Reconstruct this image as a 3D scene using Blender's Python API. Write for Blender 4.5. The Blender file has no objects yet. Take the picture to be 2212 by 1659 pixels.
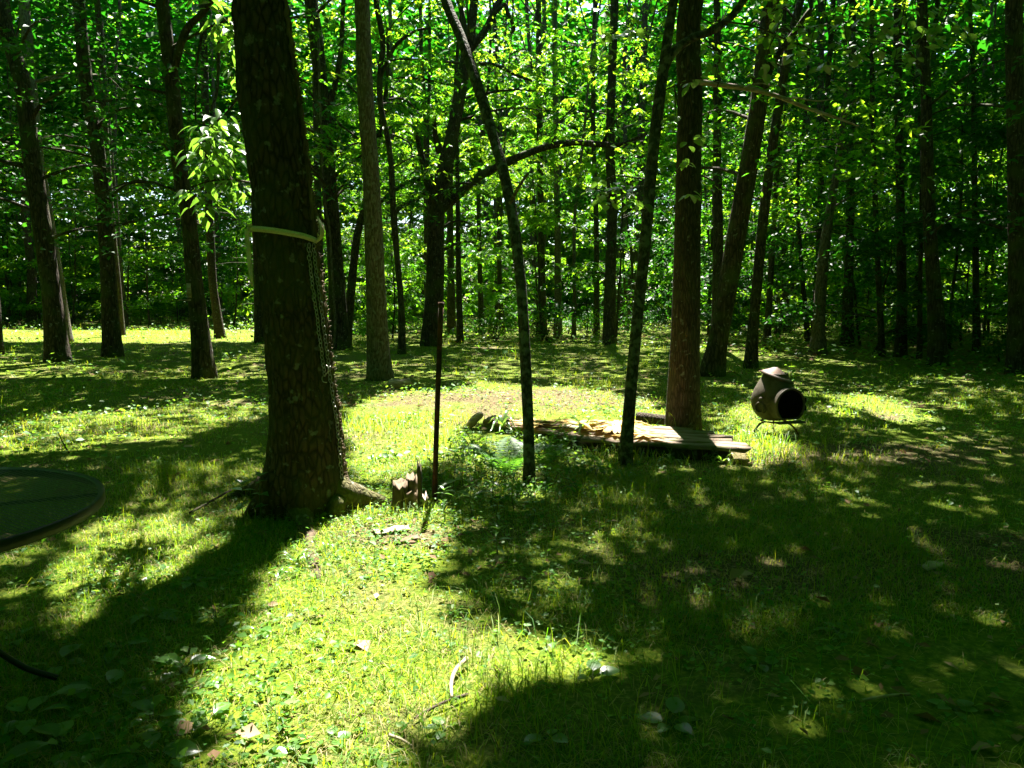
import bpy, math, random
import numpy as np
from mathutils import Vector, Matrix

rng = np.random.default_rng(7)
random.seed(7)
sc = bpy.context.scene
C = sc.collection
PI = math.pi

# ------------------------------------------------------------------ camera, sky, sun, exposure
CAM_H, PITCH, FPX = 1.45, math.radians(6.5), 1661.0      # FPX: focal length for a 2212 px wide picture
cam_d = bpy.data.cameras.new('camera')
cam = bpy.data.objects.new('camera', cam_d)
C.objects.link(cam)
cam.location = (0, 0, CAM_H)
cam.rotation_euler = (PI / 2 - PITCH, 0, 0)
cam_d.sensor_width = 36.0
cam_d.lens = FPX / 2212 * 36.0
cam_d.clip_start, cam_d.clip_end = 0.05, 2000
sc.camera = cam

SUN_EL, SUN_AZ = math.radians(62), math.radians(4.6)
SUN = np.array([math.cos(SUN_EL) * math.sin(SUN_AZ), math.cos(SUN_EL) * math.cos(SUN_AZ), math.sin(SUN_EL)])
world = bpy.data.worlds.new('World')
sc.world = world
world.use_nodes = True
wn = world.node_tree
bg = wn.nodes['Background']
sky = wn.nodes.new('ShaderNodeTexSky')
sky.sky_type = 'NISHITA'
sky.sun_disc = False
sky.sun_elevation, sky.sun_rotation = SUN_EL, SUN_AZ
wn.links.new(sky.outputs[0], bg.inputs[0])
bg.inputs[1].default_value = 0.05
sun_d = bpy.data.lights.new('sun', 'SUN')
sun_d.energy, sun_d.angle, sun_d.color = 5.0, math.radians(0.53), (1.0, 0.95, 0.86)
sun = bpy.data.objects.new('sun', sun_d)
C.objects.link(sun)
sun.rotation_euler = Vector(SUN).to_track_quat('Z', 'Y').to_euler()
sun.location = (0, 0, 40)

sc.view_settings.view_transform = 'Standard'
sc.view_settings.look = 'None'
sc.view_settings.gamma = 1
sc.view_settings.exposure = 2.9
sc.view_settings.use_curve_mapping = False
sc.render.engine = 'CYCLES'
cy = sc.cycles
cy.max_bounces, cy.diffuse_bounces, cy.glossy_bounces, cy.transmission_bounces = 6, 4, 2, 4
cy.use_denoising = True
cy.use_adaptive_sampling = True
cy.adaptive_threshold = 0.02
cy.caustics_reflective = cy.caustics_refractive = False

# ------------------------------------------------------------------ numbers
def A(*a): return np.array(a, float)

def _hash(ix, iy, iz, s):
    h = (ix * 374761393 + iy * 668265263 + iz * 2147483647 + s * 974634777) & 0xffffffff
    h = ((h ^ (h >> 13)) * 1274126177) & 0xffffffff
    return ((h ^ (h >> 16)) & 0xffff) / 65535.0

def vnoise(P, freq=1.0, seed=0):
    """value noise 0..1 at the points P (n,2 or n,3)"""
    P = np.atleast_2d(np.asarray(P, float)) * freq
    if P.shape[1] == 2: P = np.c_[P, np.zeros(len(P))]
    i = np.floor(P).astype(np.int64)
    f = P - i
    f = f * f * (3 - 2 * f)
    r = 0
    for dx in (0, 1):
        for dy in (0, 1):
            for dz in (0, 1):
                w = (f[:, 0] if dx else 1 - f[:, 0]) * (f[:, 1] if dy else 1 - f[:, 1]) * (f[:, 2] if dz else 1 - f[:, 2])
                r = r + w * _hash(i[:, 0] + dx, i[:, 1] + dy, i[:, 2] + dz, seed)
    return r

def fbm(P, freq=1.0, seed=0, octv=3):
    a, t, n = 1.0, 0.0, 0.0
    for k in range(octv):
        t = t + a * vnoise(P, freq * 2 ** k, seed + 11 * k)
        n += a
        a *= .5
    return t / n

SP, CP = math.sin(PITCH), math.cos(PITCH)
def ray(u, v):
    x, y = (u - 1106) / FPX, -(v - 829.5) / FPX
    return A(x, CP + y * SP, -SP + y * CP)
def on_ground(u, v, z=0.0):
    d = ray(u, v)
    return d * ((z - CAM_H) / d[2]) + A(0, 0, CAM_H)
def on_depth(u, v, y):
    d = ray(u, v)
    return d * (y / d[1]) + A(0, 0, CAM_H)
def project(P):
    P = np.atleast_2d(P)
    x, y, z = P[:, 0], P[:, 1], P[:, 2] - CAM_H
    f = y * CP - z * SP
    up = y * SP + z * CP
    ok = f > 0.3
    fs = np.where(ok, f, 1)
    return 1106 + FPX * x / fs, 829.5 - FPX * up / fs, ok

def ground_z(P):
    P = np.atleast_2d(P)
    r = np.hypot(P[:, 0], P[:, 1])
    return (fbm(P[:, :2], .55, 3, 3) - .5) * .10 * np.clip(r / 6, .35, 1) + (vnoise(P[:, :2], .11, 5) - .5) * .12 * np.clip((r - 9) / 20, 0, 1)
def gz(x, y): return float(ground_z([[x, y]])[0])

# sunlit patches traced on the lawn; the added canopy is cut open for them
def inside(poly, u, v):
    r = np.zeros(len(u), bool)
    n = len(poly)
    for i in range(n):
        x1, y1 = poly[i]
        x2, y2 = poly[(i + 1) % n]
        if y1 == y2: continue
        c = ((y1 > v) != (y2 > v)) & (u < (x2 - x1) * (v - y1) / (y2 - y1) + x1)
        r ^= c
    return r
GAPS = [
 (1.0, [(575,1190),(650,1120),(760,1075),(850,1050),(960,1090),(1010,1180),(950,1250),(1010,1320),(1120,1365),(1250,1360),(1360,1425),(1260,1480),(1130,1505),(1000,1560),(900,1640),(860,1760),(400,1760),(420,1560),(360,1480),(440,1400),(490,1330),(520,1260)]),
 (.85, [(-80,930),(150,888),(300,880),(480,858),(580,868),(590,908),(450,925),(330,965),(200,978),(60,990),(-80,1000)]),
 (.2, [(-80,840),(200,850),(480,830),(560,850),(480,862),(200,890),(-80,920)]),
 (.62, [(330,1010),(560,960),(585,1010),(540,1080),(420,1130),(300,1150),(240,1100)]),
 (.55, [(230,1130),(520,1100),(500,1160),(330,1230),(230,1200)]),
 (.9, [(120,1180),(420,1185),(440,1262),(110,1290)]),
 (.95, [(170,1125),(400,1120),(450,1180),(440,1262),(110,1300)]),
 (.55, [(1240,1070),(1400,1070),(1400,1135),(1260,1140)]),
 (.8, [(60,1235),(120,1225),(245,1235),(250,1262),(140,1268),(50,1262)]),
 (.7, [(320,1225),(420,1205),(440,1240),(330,1262)]),
 (.9, [(-40,1180),(70,1170),(60,1215),(-40,1220)]),
 (1.0, [(1210,885),(1470,875),(1500,985),(1400,990),(1210,968)]),
 (1.0, [(1590,880),(1720,885),(1735,985),(1590,995)]),
 (.85, [(95,1275),(240,1275),(250,1345),(90,1345)]),
 (.35, [(1180,1080),(1420,1060),(1620,1090),(1600,1180),(1380,1200),(1200,1160)]),
 (.3, [(1480,990),(1720,1010),(2000,1040),(1950,1110),(1650,1080)]),
 (.25, [(1500,1200),(1750,1180),(1800,1260),(1560,1290)]),
 (.4, [(1030,1190),(1180,1150),(1290,1220),(1270,1330),(1100,1300)]),
 (.6, [(350,1460),(420,1450),(440,1500),(350,1510)]),
 (1.0, [(740,880),(830,845),(960,840),(1040,822),(1160,835),(1330,845),(1420,860),(1420,925),(1250,912),(1120,905),(1020,915),(980,1000),(900,1040),(800,1050),(735,1030),(725,950)]),
 (.6, [(740,790),(900,770),(930,800),(880,830),(760,835)]),
 (.55, [(960,760),(1160,762),(1180,800),(960,805)]),
 (.6, [(1190,760),(1440,765),(1440,840),(1250,845),(1170,810)]),
 (.8, [(1510,870),(1640,858),(1650,905),(1540,925),(1500,915)]),
 (.9, [(1570,920),(1700,925),(1720,965),(1640,975),(1560,950)]),
 (1.0, [(1760,865),(1880,850),(1970,870),(2060,905),(1960,915),(1820,905),(1750,890)]),
 (.6, [(1660,800),(1780,790),(1820,830),(1700,850),(1640,830)]),
 (.6, [(1800,830),(2000,835),(2260,840),(2270,900),(2100,890),(1900,860)]),
 (.5, [(1780,920),(1960,915),(2260,930),(2260,1010),(2100,1000),(1900,960)]),
 (.6, [(1690,970),(1850,965),(1990,985),(1960,1015),(1800,1010),(1700,995)]),
 (1.0, [(-80,712),(300,708),(590,712),(590,738),(300,742),(-80,740)]),
 (.7, [(-80,786),(70,783),(260,792),(250,812),(90,815),(-80,806)]),
 (.75, [(380,790),(560,758),(600,775),(560,800),(380,815)]),
 (.6, [(180,800),(390,795),(380,822),(200,822)]),
 (.5, [(540,745),(760,735),(790,765),(600,775)]),
 (.9, [(980,935),(1160,935),(1170,1075),(1060,1085),(990,1030)]),
 (.9, [(1465,1100),(1560,1098),(1570,1112),(1480,1118)]),
 (1.0, [(1990,1215),(2045,1212),(2050,1235),(1995,1240)]),
 (.5, [(1250,1150),(1340,1150),(1350,1215),(1260,1225)]),
 (.5, [(1390,1230),(1460,1225),(1490,1290),(1400,1290)]),
 (.6, [(1000,1060),(1120,1040),(1180,1070),(1090,1100)]),
 (.6, [(1190,980),(1320,985),(1330,1020),(1240,1030)]),
 (.9, [(1390,945),(1470,948),(1500,965),(1400,968)]),
 (1.0, [(1510,930),(1690,930),(1700,1005),(1530,1005)]),
 (.9, [(1640,800),(1690,800),(1690,880),(1630,880)]),
]
STEP, U0, V0 = 4, -300, 600
_uu, _vv = np.meshgrid(np.arange(U0, 2520, STEP), np.arange(V0, 1900, STEP))
_L = np.zeros(_uu.size)
for lev, poly in GAPS:
    _L = np.maximum(_L, lev * inside(poly, _uu.ravel(), _vv.ravel()))
_L = _L.reshape(_uu.shape)
def lit(G):
    """0..1: how open the canopy is towards the sun over the ground points G (n,2)"""
    w = A(.35, .35)
    Gn = np.asarray(G)[:, :2]
    amp = np.clip(np.hypot(Gn[:, 0], Gn[:, 1]) * .022, .05, .4)[:, None]
    J = np.c_[fbm(Gn, 1.6, 21) - .5, fbm(Gn, 1.6, 22) - .5] * 2 * amp
    Q = np.c_[Gn + J, np.zeros(len(Gn))]
    u, v, ok = project(Q)
    i = ((v - V0) / STEP).astype(int)
    j = ((u - U0) / STEP).astype(int)
    good = ok & (i >= 0) & (i < _L.shape[0]) & (j >= 0) & (j < _L.shape[1])
    r = np.zeros(len(Gn))
    r[good] = _L[i[good], j[good]]
    # far lawn: streaks of light between the trunks
    far = good & (v < 860) & (v > 752) & (Gn[:, 1] < 33)
    nz = fbm(Gn, .55, 31, 2)
    mid = np.exp(-((u - 1180) / 330) ** 2)
    r = np.where(far, np.maximum(r, np.clip((nz - (.66 - .11 * mid)) * 9, 0, .8)), r)
    return r
def sun_on_ground(P):
    t = P[:, 2] / SUN[2]
    return P[:, :2] - SUN[None, :2] * t[:, None]
def keep_gaps(P, s=1.0):
    """drop the leaves that would stand between the sun and a gap"""
    return rng.random(len(P)) > lit(sun_on_ground(P)) * s

# ------------------------------------------------------------------ mesh and object helpers
def mesh(name, V, F, mat, rnd=None, smooth=False):
    V = np.asarray(V, np.float32)
    me = bpy.data.meshes.new(name)
    me.vertices.add(len(V))
    me.vertices.foreach_set('co', V.ravel())
    if not isinstance(F, (list, tuple)): F = [F]
    F = [np.asarray(f, np.int32) for f in F if len(f)]
    nl = sum(f.size for f in F)
    npol = sum(len(f) for f in F)
    me.loops.add(nl)
    me.polygons.add(npol)
    me.loops.foreach_set('vertex_index', np.concatenate([f.ravel() for f in F]))
    st, o = [], 0
    for f in F:
        st.append(o + np.arange(len(f)) * f.shape[1])
        o += f.size
    me.polygons.foreach_set('loop_start', np.concatenate(st).astype(np.int32))
    if smooth: me.polygons.foreach_set('use_smooth', np.ones(npol, bool))
    me.update(calc_edges=True)
    if rnd is not None:
        a = me.attributes.new('rnd', 'FLOAT', 'FACE')
        a.data.foreach_set('value', np.asarray(rnd, np.float32))
    if mat is not None: me.materials.append(mat)
    return me
def tag(o, label=None, cat=None, group=None, kind=None):
    if label: o['label'] = label
    if cat: o['category'] = cat
    if group: o['group'] = group
    if kind: o['kind'] = kind
    return o
def empty(name, loc, label, cat, group=None):
    o = bpy.data.objects.new(name, None)
    o.empty_display_size = .1
    C.objects.link(o)
    o.location = loc
    return tag(o, label, cat, group)
def root_loc(o):
    while o.parent is not None: o = o.parent
    return np.array(o.location)
def part(name, parent, V, F, mat, rnd=None, smooth=False, label=None):
    """a mesh in world coordinates, linked as a child of parent"""
    V = np.asarray(V, float) - root_loc(parent)
    o = bpy.data.objects.new(name, mesh(name, V, F, mat, rnd, smooth))
    C.objects.link(o)
    o.parent = parent
    if label: o['label'] = label
    return o
def place(name, me, parent, M):
    """an object sharing the mesh me, at the world matrix M, under parent"""
    o = bpy.data.objects.new(name, me)
    C.objects.link(o)
    o.parent = parent
    o.matrix_basis = Matrix.Translation(-Vector(root_loc(parent))) @ M if parent is not None else M
    return o
def frame(pos, d, n, s=1.0):
    """matrix with local X along d, local Z near n"""
    d = Vector(d).normalized()
    y = Vector(n).cross(d)
    if y.length < 1e-4: y = Vector((1, 0, 0)).cross(d)
    y.normalize()
    z = d.cross(y)
    M = Matrix((d, y, z)).transposed().to_4x4()
    return Matrix.Translation(Vector(pos)) @ M @ Matrix.Scale(s, 4)
def norm(a): return a / np.maximum(np.linalg.norm(a, axis=-1, keepdims=True), 1e-9)

def tube(pts, rad, seg=10, cap=True, wob=0.0, seed=0, wfreq=6.0, flare=None):
    pts, rad = np.asarray(pts, float), np.asarray(rad, float)
    n = len(pts)
    T = norm(np.gradient(pts, axis=0))
    ref = A(0, 0, 1) if abs(T[0][2]) < .8 else A(0, 1, 0)
    X = norm(np.cross(ref, T[0]))
    rows = []
    th = np.arange(seg) / seg * 2 * PI
    for i in range(n):
        X = norm(X - T[i] * np.dot(X, T[i]))
        Y = np.cross(T[i], X)
        ring = np.cos(th)[:, None] * X + np.sin(th)[:, None] * Y
        r = rad[i] * np.ones(seg)
        if wob:
            q = pts[i] + ring * rad[i] * A(1, 1, .25)
            r = r * (1 + wob * (fbm(q * A(1, 1, .3), wfreq / max(rad[0] * 8, .3), seed, 2) - .5) * 2)
        rows.append(pts[i] + ring * r[:, None])
    V = np.concatenate(rows)
    i, j = np.meshgrid(np.arange(n - 1), np.arange(seg), indexing='ij')
    a = (i * seg + j).ravel()
    b = (i * seg + (j + 1) % seg).ravel()
    Q = np.c_[a, b, b + seg, a + seg]
    F = [Q]
    if cap:
        V = np.concatenate([V, pts[:1], pts[-1:]])
        k = np.arange(seg)
        F.append(np.concatenate([np.c_[np.full(seg, n * seg), (k + 1) % seg, k],
                                 np.c_[np.full(seg, n * seg + 1), (n - 1) * seg + k, (n - 1) * seg + (k + 1) % seg]]))
    return V, F
def join(parts):
    V, Q, T, o = [], [], [], 0
    for v, F in parts:
        V.append(v)
        for f in F if isinstance(F, list) else [F]:
            f = np.asarray(f)
            if len(f): (Q if f.shape[1] == 4 else T).append(f + o)
        o += len(v)
    return np.concatenate(V), [np.concatenate(x) for x in (Q, T) if x]
def spline(P, n):
    """resample a polyline smoothly (Catmull-Rom on all its columns)"""
    P = np.asarray(P, float)
    if len(P) == 2: return P[0] + (P[1] - P[0]) * np.linspace(0, 1, n)[:, None]
    E = np.concatenate([[2 * P[0] - P[1]], P, [2 * P[-1] - P[-2]]])
    L = np.r_[0, np.cumsum(np.maximum(np.linalg.norm(np.diff(P[:, :3], axis=0), axis=1), 1e-6))]
    s = np.linspace(0, L[-1], n)
    k = np.clip(np.searchsorted(L, s, 'right') - 1, 0, len(P) - 2)
    t = ((s - L[k]) / (L[k + 1] - L[k]))[:, None]
    p0, p1, p2, p3 = E[k], E[k + 1], E[k + 2], E[k + 3]
    return .5 * (2 * p1 + (p2 - p0) * t + (2 * p0 - 5 * p1 + 4 * p2 - p3) * t ** 2 + (3 * p1 - p0 - 3 * p2 + p3) * t ** 3)
def box(cx, cy_, cz, sx, sy, sz, ang=0.0, jit=0.0):
    v = np.array([[x, y, z] for z in (-.5, .5) for y in (-.5, .5) for x in (-.5, .5)]) * [sx, sy, sz]
    if jit: v = v + rng.normal(0, jit, v.shape)
    c, s = math.cos(ang), math.sin(ang)
    v = np.c_[v[:, 0] * c - v[:, 1] * s, v[:, 0] * s + v[:, 1] * c, v[:, 2]] + [cx, cy_, cz]
    f = np.array([[0, 2, 3, 1], [4, 5, 7, 6], [0, 1, 5, 4], [1, 3, 7, 5], [3, 2, 6, 7], [2, 0, 4, 6]])
    return v, [f]
def lathe(prof, c, seg=32):
    prof = np.asarray(prof, float)
    th = np.arange(seg) / seg * 2 * PI
    V = np.stack([prof[:, None, 0] * np.cos(th), prof[:, None, 0] * np.sin(th), np.repeat(prof[:, 1:2], seg, 1)], -1).reshape(-1, 3) + c
    n = len(prof)
    i, j = np.meshgrid(np.arange(n - 1), np.arange(seg), indexing='ij')
    a, b = (i * seg + j).ravel(), (i * seg + (j + 1) % seg).ravel()
    return V, [np.c_[a, b, b + seg, a + seg]]

# ------------------------------------------------------------------ materials
def nodes(name):
    m = bpy.data.materials.new(name)
    m.use_nodes = True
    nt = m.node_tree
    b = nt.nodes['Principled BSDF']
    b.inputs['Specular IOR Level'].default_value = .2
    return m, nt, b, nt.nodes['Material Output']
def N(nt, t, **k):
    n = nt.nodes.new(t)
    for a, v in k.items():
        if a.startswith('i_'): n.inputs[a[2:].replace('_', ' ')].default_value = v
        else: setattr(n, a, v)
    return n
def ramp(nt, fac, stops):
    r = nt.nodes.new('ShaderNodeValToRGB')
    e = r.color_ramp.elements
    while len(e) > 1: e.remove(e[-1])
    e[0].position, e[0].color = stops[0][0], (*stops[0][1], 1)
    for p, c in stops[1:]:
        x = e.new(p)
        x.color = (*c, 1)
    nt.links.new(fac, r.inputs[0])
    return r.outputs[0]
def leaf_mat(name, stops, tstops, trans=.45, rough=.42, spec=.5):
    m, nt, b, out = nodes(name)
    at = N(nt, 'ShaderNodeAttribute', attribute_name='rnd')
    c = ramp(nt, at.outputs['Fac'], stops)
    t = ramp(nt, at.outputs['Fac'], tstops)
    nt.links.new(c, b.inputs['Base Color'])
    b.inputs['Roughness'].default_value = rough
    b.inputs['Specular IOR Level'].default_value = spec
    tr = N(nt, 'ShaderNodeBsdfTranslucent')
    nt.links.new(t, tr.inputs[0])
    mx = N(nt, 'ShaderNodeMixShader')
    mx.inputs[0].default_value = trans
    nt.links.new(b.outputs[0], mx.inputs[1])
    nt.links.new(tr.outputs[0], mx.inputs[2])
    nt.links.new(mx.outputs[0], out.inputs[0])
    return m
def obj_leaf_mat(name, col, tcol, trans=.42, rough=.30):
    """for single leaves: colour varies from object to object, veins by a fine wave"""
    m, nt, b, out = nodes(name)
    oi = N(nt, 'ShaderNodeObjectInfo')
    co = N(nt, 'ShaderNodeTexCoord')
    nz = N(nt, 'ShaderNodeTexNoise', i_Scale=60.0)
    nt.links.new(co.outputs['Object'], nz.inputs[0])
    ad = N(nt, 'ShaderNodeMath', operation='MULTIPLY_ADD')
    ad.inputs[1].default_value = .35
    nt.links.new(nz.outputs[0], ad.inputs[0])
    nt.links.new(oi.outputs['Random'], ad.inputs[2])
    b.inputs['Specular IOR Level'].default_value = .6
    lo, hi = [tuple(x * k for x in col) for k in (.7, 1.25)]
    tlo, thi = [tuple(x * k for x in tcol) for k in (.75, 1.2)]
    nt.links.new(ramp(nt, ad.outputs[0], [(0.1, lo), (1.1, hi)]), b.inputs['Base Color'])
    b.inputs['Roughness'].default_value = rough
    tr = N(nt, 'ShaderNodeBsdfTranslucent')
    nt.links.new(ramp(nt, ad.outputs[0], [(0.1, tlo), (1.1, thi)]), tr.inputs[0])
    mx = N(nt, 'ShaderNodeMixShader')
    mx.inputs[0].default_value = trans
    nt.links.new(b.outputs[0], mx.inputs[1])
    nt.links.new(tr.outputs[0], mx.inputs[2])
    nt.links.new(mx.outputs[0], out.inputs[0])
    return m
def bark_mat(name, dark, light, moss=(.06, .075, .02), mossy=.15, sx=14, sz=3.0, bump=.6, lichen=.1):
    m, nt, b, out = nodes(name)
    co = N(nt, 'ShaderNodeTexCoord')
    mp = N(nt, 'ShaderNodeMapping')
    mp.inputs['Scale'].default_value = (sx, sx, sz)
    nt.links.new(co.outputs['Object'], mp.inputs[0])
    n1 = N(nt, 'ShaderNodeTexNoise', i_Scale=1.0, i_Detail=8.0, i_Roughness=.65, i_Distortion=.6)
    nt.links.new(mp.outputs[0], n1.inputs[0])
    v1 = N(nt, 'ShaderNodeTexVoronoi', feature='DISTANCE_TO_EDGE', i_Scale=1.3)
    nt.links.new(mp.outputs[0], v1.inputs[0])
    mul = N(nt, 'ShaderNodeMath', operation='MULTIPLY')
    nt.links.new(n1.outputs[0], mul.inputs[0])
    vr = ramp(nt, v1.outputs['Distance'], [(0, (.35,) * 3), (.22, (1,) * 3)])
    nt.links.new(vr, mul.inputs[1])
    c1 = ramp(nt, mul.outputs[0], [(.15, dark), (.6, light)])
    n2 = N(nt, 'ShaderNodeTexNoise', i_Scale=3.2, i_Detail=6.0)
    nt.links.new(co.outputs['Object'], n2.inputs[0])
    mm = ramp(nt, n2.outputs[0], [(.62 - mossy, (0,) * 3), (.74 - mossy * .6, (1,) * 3)])
    mix = N(nt, 'ShaderNodeMix', data_type='RGBA')
    mf = N(nt, 'ShaderNodeMath', operation='MULTIPLY')
    mf.inputs[1].default_value = .75
    nt.links.new(mm, mf.inputs[0])
    nt.links.new(mf.outputs[0], mix.inputs[0])
    nt.links.new(c1, mix.inputs[6])
    mix.inputs[7].default_value = (*moss, 1)
    n3 = N(nt, 'ShaderNodeTexNoise', i_Scale=17.0, i_Detail=3.0)
    nt.links.new(co.outputs['Object'], n3.inputs[0])
    lm = ramp(nt, n3.outputs[0], [(.66 - lichen * .4, (0,) * 3), (.72 - lichen * .3, (.6,) * 3)])
    mix2 = N(nt, 'ShaderNodeMix', data_type='RGBA')
    nt.links.new(lm, mix2.inputs[0])
    nt.links.new(mix.outputs[2], mix2.inputs[6])
    mix2.inputs[7].default_value = (.2, .22, .17, 1)
    nt.links.new(mix2.outputs[2], b.inputs['Base Color'])
    b.inputs['Roughness'].default_value = .9
    b.inputs['Specular IOR Level'].default_value = .25
    bp = N(nt, 'ShaderNodeBump', i_Strength=bump, i_Distance=.03)
    nt.links.new(mul.outputs[0], bp.inputs['Height'])
    nt.links.new(bp.outputs[0], b.inputs['Normal'])
    return m
def wood_mat(name, dark, light, sx=3.0, sy=40.0, sz=40.0, moss=0.0, rough=.85):
    m, nt, b, out = nodes(name)
    co = N(nt, 'ShaderNodeTexCoord')
    mp = N(nt, 'ShaderNodeMapping')
    mp.inputs['Scale'].default_value = (sx, sy, sz)
    nt.links.new(co.outputs['Object'], mp.inputs[0])
    n1 = N(nt, 'ShaderNodeTexNoise', i_Scale=1.0, i_Detail=7.0, i_Distortion=.4)
    nt.links.new(mp.outputs[0], n1.inputs[0])
    c = ramp(nt, n1.outputs[0], [(.3, dark), (.68, light)])
    if moss:
        n2 = N(nt, 'ShaderNodeTexNoise', i_Scale=6.0, i_Detail=6.0)
        nt.links.new(co.outputs['Object'], n2.inputs[0])
        f = ramp(nt, n2.outputs[0], [(.64 - moss, (0,) * 3), (.72 - moss, (.85,) * 3)])
        mx = N(nt, 'ShaderNodeMix', data_type='RGBA')
        nt.links.new(f, mx.inputs[0])
        nt.links.new(c, mx.inputs[6])
        mx.inputs[7].default_value = (.07, .09, .015, 1)
        c = mx.outputs[2]
    nt.links.new(c, b.inputs['Base Color'])
    b.inputs['Roughness'].default_value = rough
    bp = N(nt, 'ShaderNodeBump', i_Strength=.5, i_Distance=.01)
    nt.links.new(n1.outputs[0], bp.inputs['Height'])
    nt.links.new(bp.outputs[0], b.inputs['Normal'])
    return m
def metal_mat(name, base, rust, amount=.5, metallic=.3, rough=.6, scale=14.0):
    m, nt, b, out = nodes(name)
    co = N(nt, 'ShaderNodeTexCoord')
    n1 = N(nt, 'ShaderNodeTexNoise', i_Scale=scale, i_Detail=8.0, i_Roughness=.7)
    nt.links.new(co.outputs['Object'], n1.inputs[0])
    nt.links.new(ramp(nt, n1.outputs[0], [(.62 - amount * .4, base), (.78 - amount * .4, rust)]), b.inputs['Base Color'])
    b.inputs['Metallic'].default_value = metallic
    b.inputs['Roughness'].default_value = rough
    bp = N(nt, 'ShaderNodeBump', i_Strength=.2, i_Distance=.005)
    nt.links.new(n1.outputs[0], bp.inputs['Height'])
    nt.links.new(bp.outputs[0], b.inputs['Normal'])
    return m
def plain(name, c, rough=.7, metallic=0.0):
    m, nt, b, out = nodes(name)
    co = N(nt, 'ShaderNodeTexCoord')
    n1 = N(nt, 'ShaderNodeTexNoise', i_Scale=25.0, i_Detail=5.0)
    nt.links.new(co.outputs['Object'], n1.inputs[0])
    nt.links.new(ramp(nt, n1.outputs[0], [(.3, tuple(x * .7 for x in c)), (.7, tuple(x * 1.15 for x in c))]), b.inputs['Base Color'])
    b.inputs['Roughness'].default_value = rough
    b.inputs['Metallic'].default_value = metallic
    return m

LEAF = leaf_mat('forest_leaf', [(0, (.014, .070, .007)), (.45, (.028, .11, .009)), (1, (.075, .155, .014))],
                [(0, (.045, .28, .006)), (.4, (.16, .46, .010)), (.8, (.38, .62, .018)), (1, (.46, .66, .03))], .6, .42, .22)
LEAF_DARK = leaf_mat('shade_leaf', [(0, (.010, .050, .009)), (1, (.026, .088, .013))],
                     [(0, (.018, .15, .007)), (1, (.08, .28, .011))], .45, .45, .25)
CANOPY = leaf_mat('canopy_leaf', [(0, (.014, .065, .006)), (1, (.03, .10, .009))],
                  [(0, (.012, .15, .004)), (1, (.03, .22, .007))], .42, .5, .12)
NEEDLE = leaf_mat('conifer_leaf', [(0, (.03, .06, .018)), (.85, (.055, .09, .03)), (1, (.16, .1, .05))],
                  [(0, (.03, .08, .015)), (1, (.08, .12, .02))], .25, .6)
GRASS = leaf_mat('grass_blade', [(0, (.028, .115, .005)), (.4, (.09, .175, .007)), (.74, (.20, .22, .014)), (.8, (.30, .25, .09)), (1, (.38, .32, .15))],
                 [(0, (.14, .38, .007)), (.4, (.36, .50, .011)), (.74, (.52, .50, .02)), (.8, (.38, .30, .09)), (1, (.4, .32, .13))], .48, .55, .25)
WEED = leaf_mat('weed_leaf', [(0, (.024, .105, .009)), (.6, (.055, .16, .013)), (1, (.12, .22, .028))],
                [(0, (.12, .36, .015)), (1, (.32, .50, .03))], .45, .5, .3)
LITTER = leaf_mat('dead_leaf', [(0, (.10, .055, .028)), (.5, (.22, .14, .075)), (1, (.42, .33, .22))],
                  [(0, (.1, .05, .02)), (1, (.3, .2, .1))], .2, .8, .15)
SINGLE = obj_leaf_mat('broad_leaf', (.065, .15, .028), (.2, .42, .03))
SINGLE_DARK = obj_leaf_mat('ivy_leaf', (.04, .11, .03), (.1, .28, .03))
STRAPLEAF = obj_leaf_mat('strap_leaf', (.08, .16, .03), (.22, .38, .04))
WITHERED = obj_leaf_mat('withered_leaf', (.5, .33, .07), (.55, .36, .06), .35, .6)
FERNLEAF = obj_leaf_mat('fern_leaf', (.045, .13, .02), (.12, .32, .02), .4, .5)
BARK = bark_mat('brown_bark', (.016, .011, .007), (.085, .06, .04))
BARK_BIG = bark_mat('dark_flaky_bark', (.015, .010, .006), (.10, .064, .038), (.055, .055, .018), .2, 20, 7, 1.0, .12)
BARK_GREY = bark_mat('grey_bark', (.05, .04, .03), (.2, .165, .13), (.09, .09, .05), .05, 26, 4, .6, .25)
BARK_RED = bark_mat('reddish_bark', (.022, .017, .011), (.088, .064, .043), (.07, .07, .03), .08, 30, 6, .8, .08)
BARK_LICHEN = bark_mat('lichen_bark', (.024, .020, .015), (.095, .078, .058), (.06, .07, .04), .08, 26, 9, .7, .4)
BARK_FAR = bark_mat('forest_bark', (.02, .015, .01), (.075, .06, .045))
ROOTB = bark_mat('mossy_root_bark', (.03, .022, .013), (.13, .09, .055), (.09, .10, .02), .2, 20, 12, .6, .15)
DEADWOOD = wood_mat('dead_wood', (.16, .12, .085), (.42, .35, .27), 6, 30, 30)
PLANK = wood_mat('weathered_plank', (.075, .055, .038), (.26, .20, .145), 2.5, 45, 45, .07)
ROTWOOD = wood_mat('rotten_wood', (.035, .023, .014), (.19, .14, .085), 30, 30, 5, .06)
STRAP = wood_mat('webbing', (.52, .44, .26), (.66, .58, .38), 90, 90, 90)
STEEL = plain('zinc_steel', (.42, .40, .37), .36, .85)
RUST = metal_mat('rusty_steel', (.03, .02, .014), (.10, .045, .02), .5, .3, .8)
CASTIRON = metal_mat('cast_clay_iron', (.09, .076, .055), (.045, .037, .025), .4, .1, .6, 9)
CAPIRON = metal_mat('rusty_lid', (.10, .082, .07), (.12, .05, .02), .3, .15, .65, 7)
BLACK = plain('black_mesh_and_mouth_dark', (.006, .006, .006), .95)  # screen door and hinge; also painted black for the chiminea's unlit inside
BLACK.node_tree.nodes['Principled BSDF'].inputs['Specular IOR Level'].default_value = 0.0
TABLEM = plain('dark_green_enamel', (.008, .018, .017), .4, .1)
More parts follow.
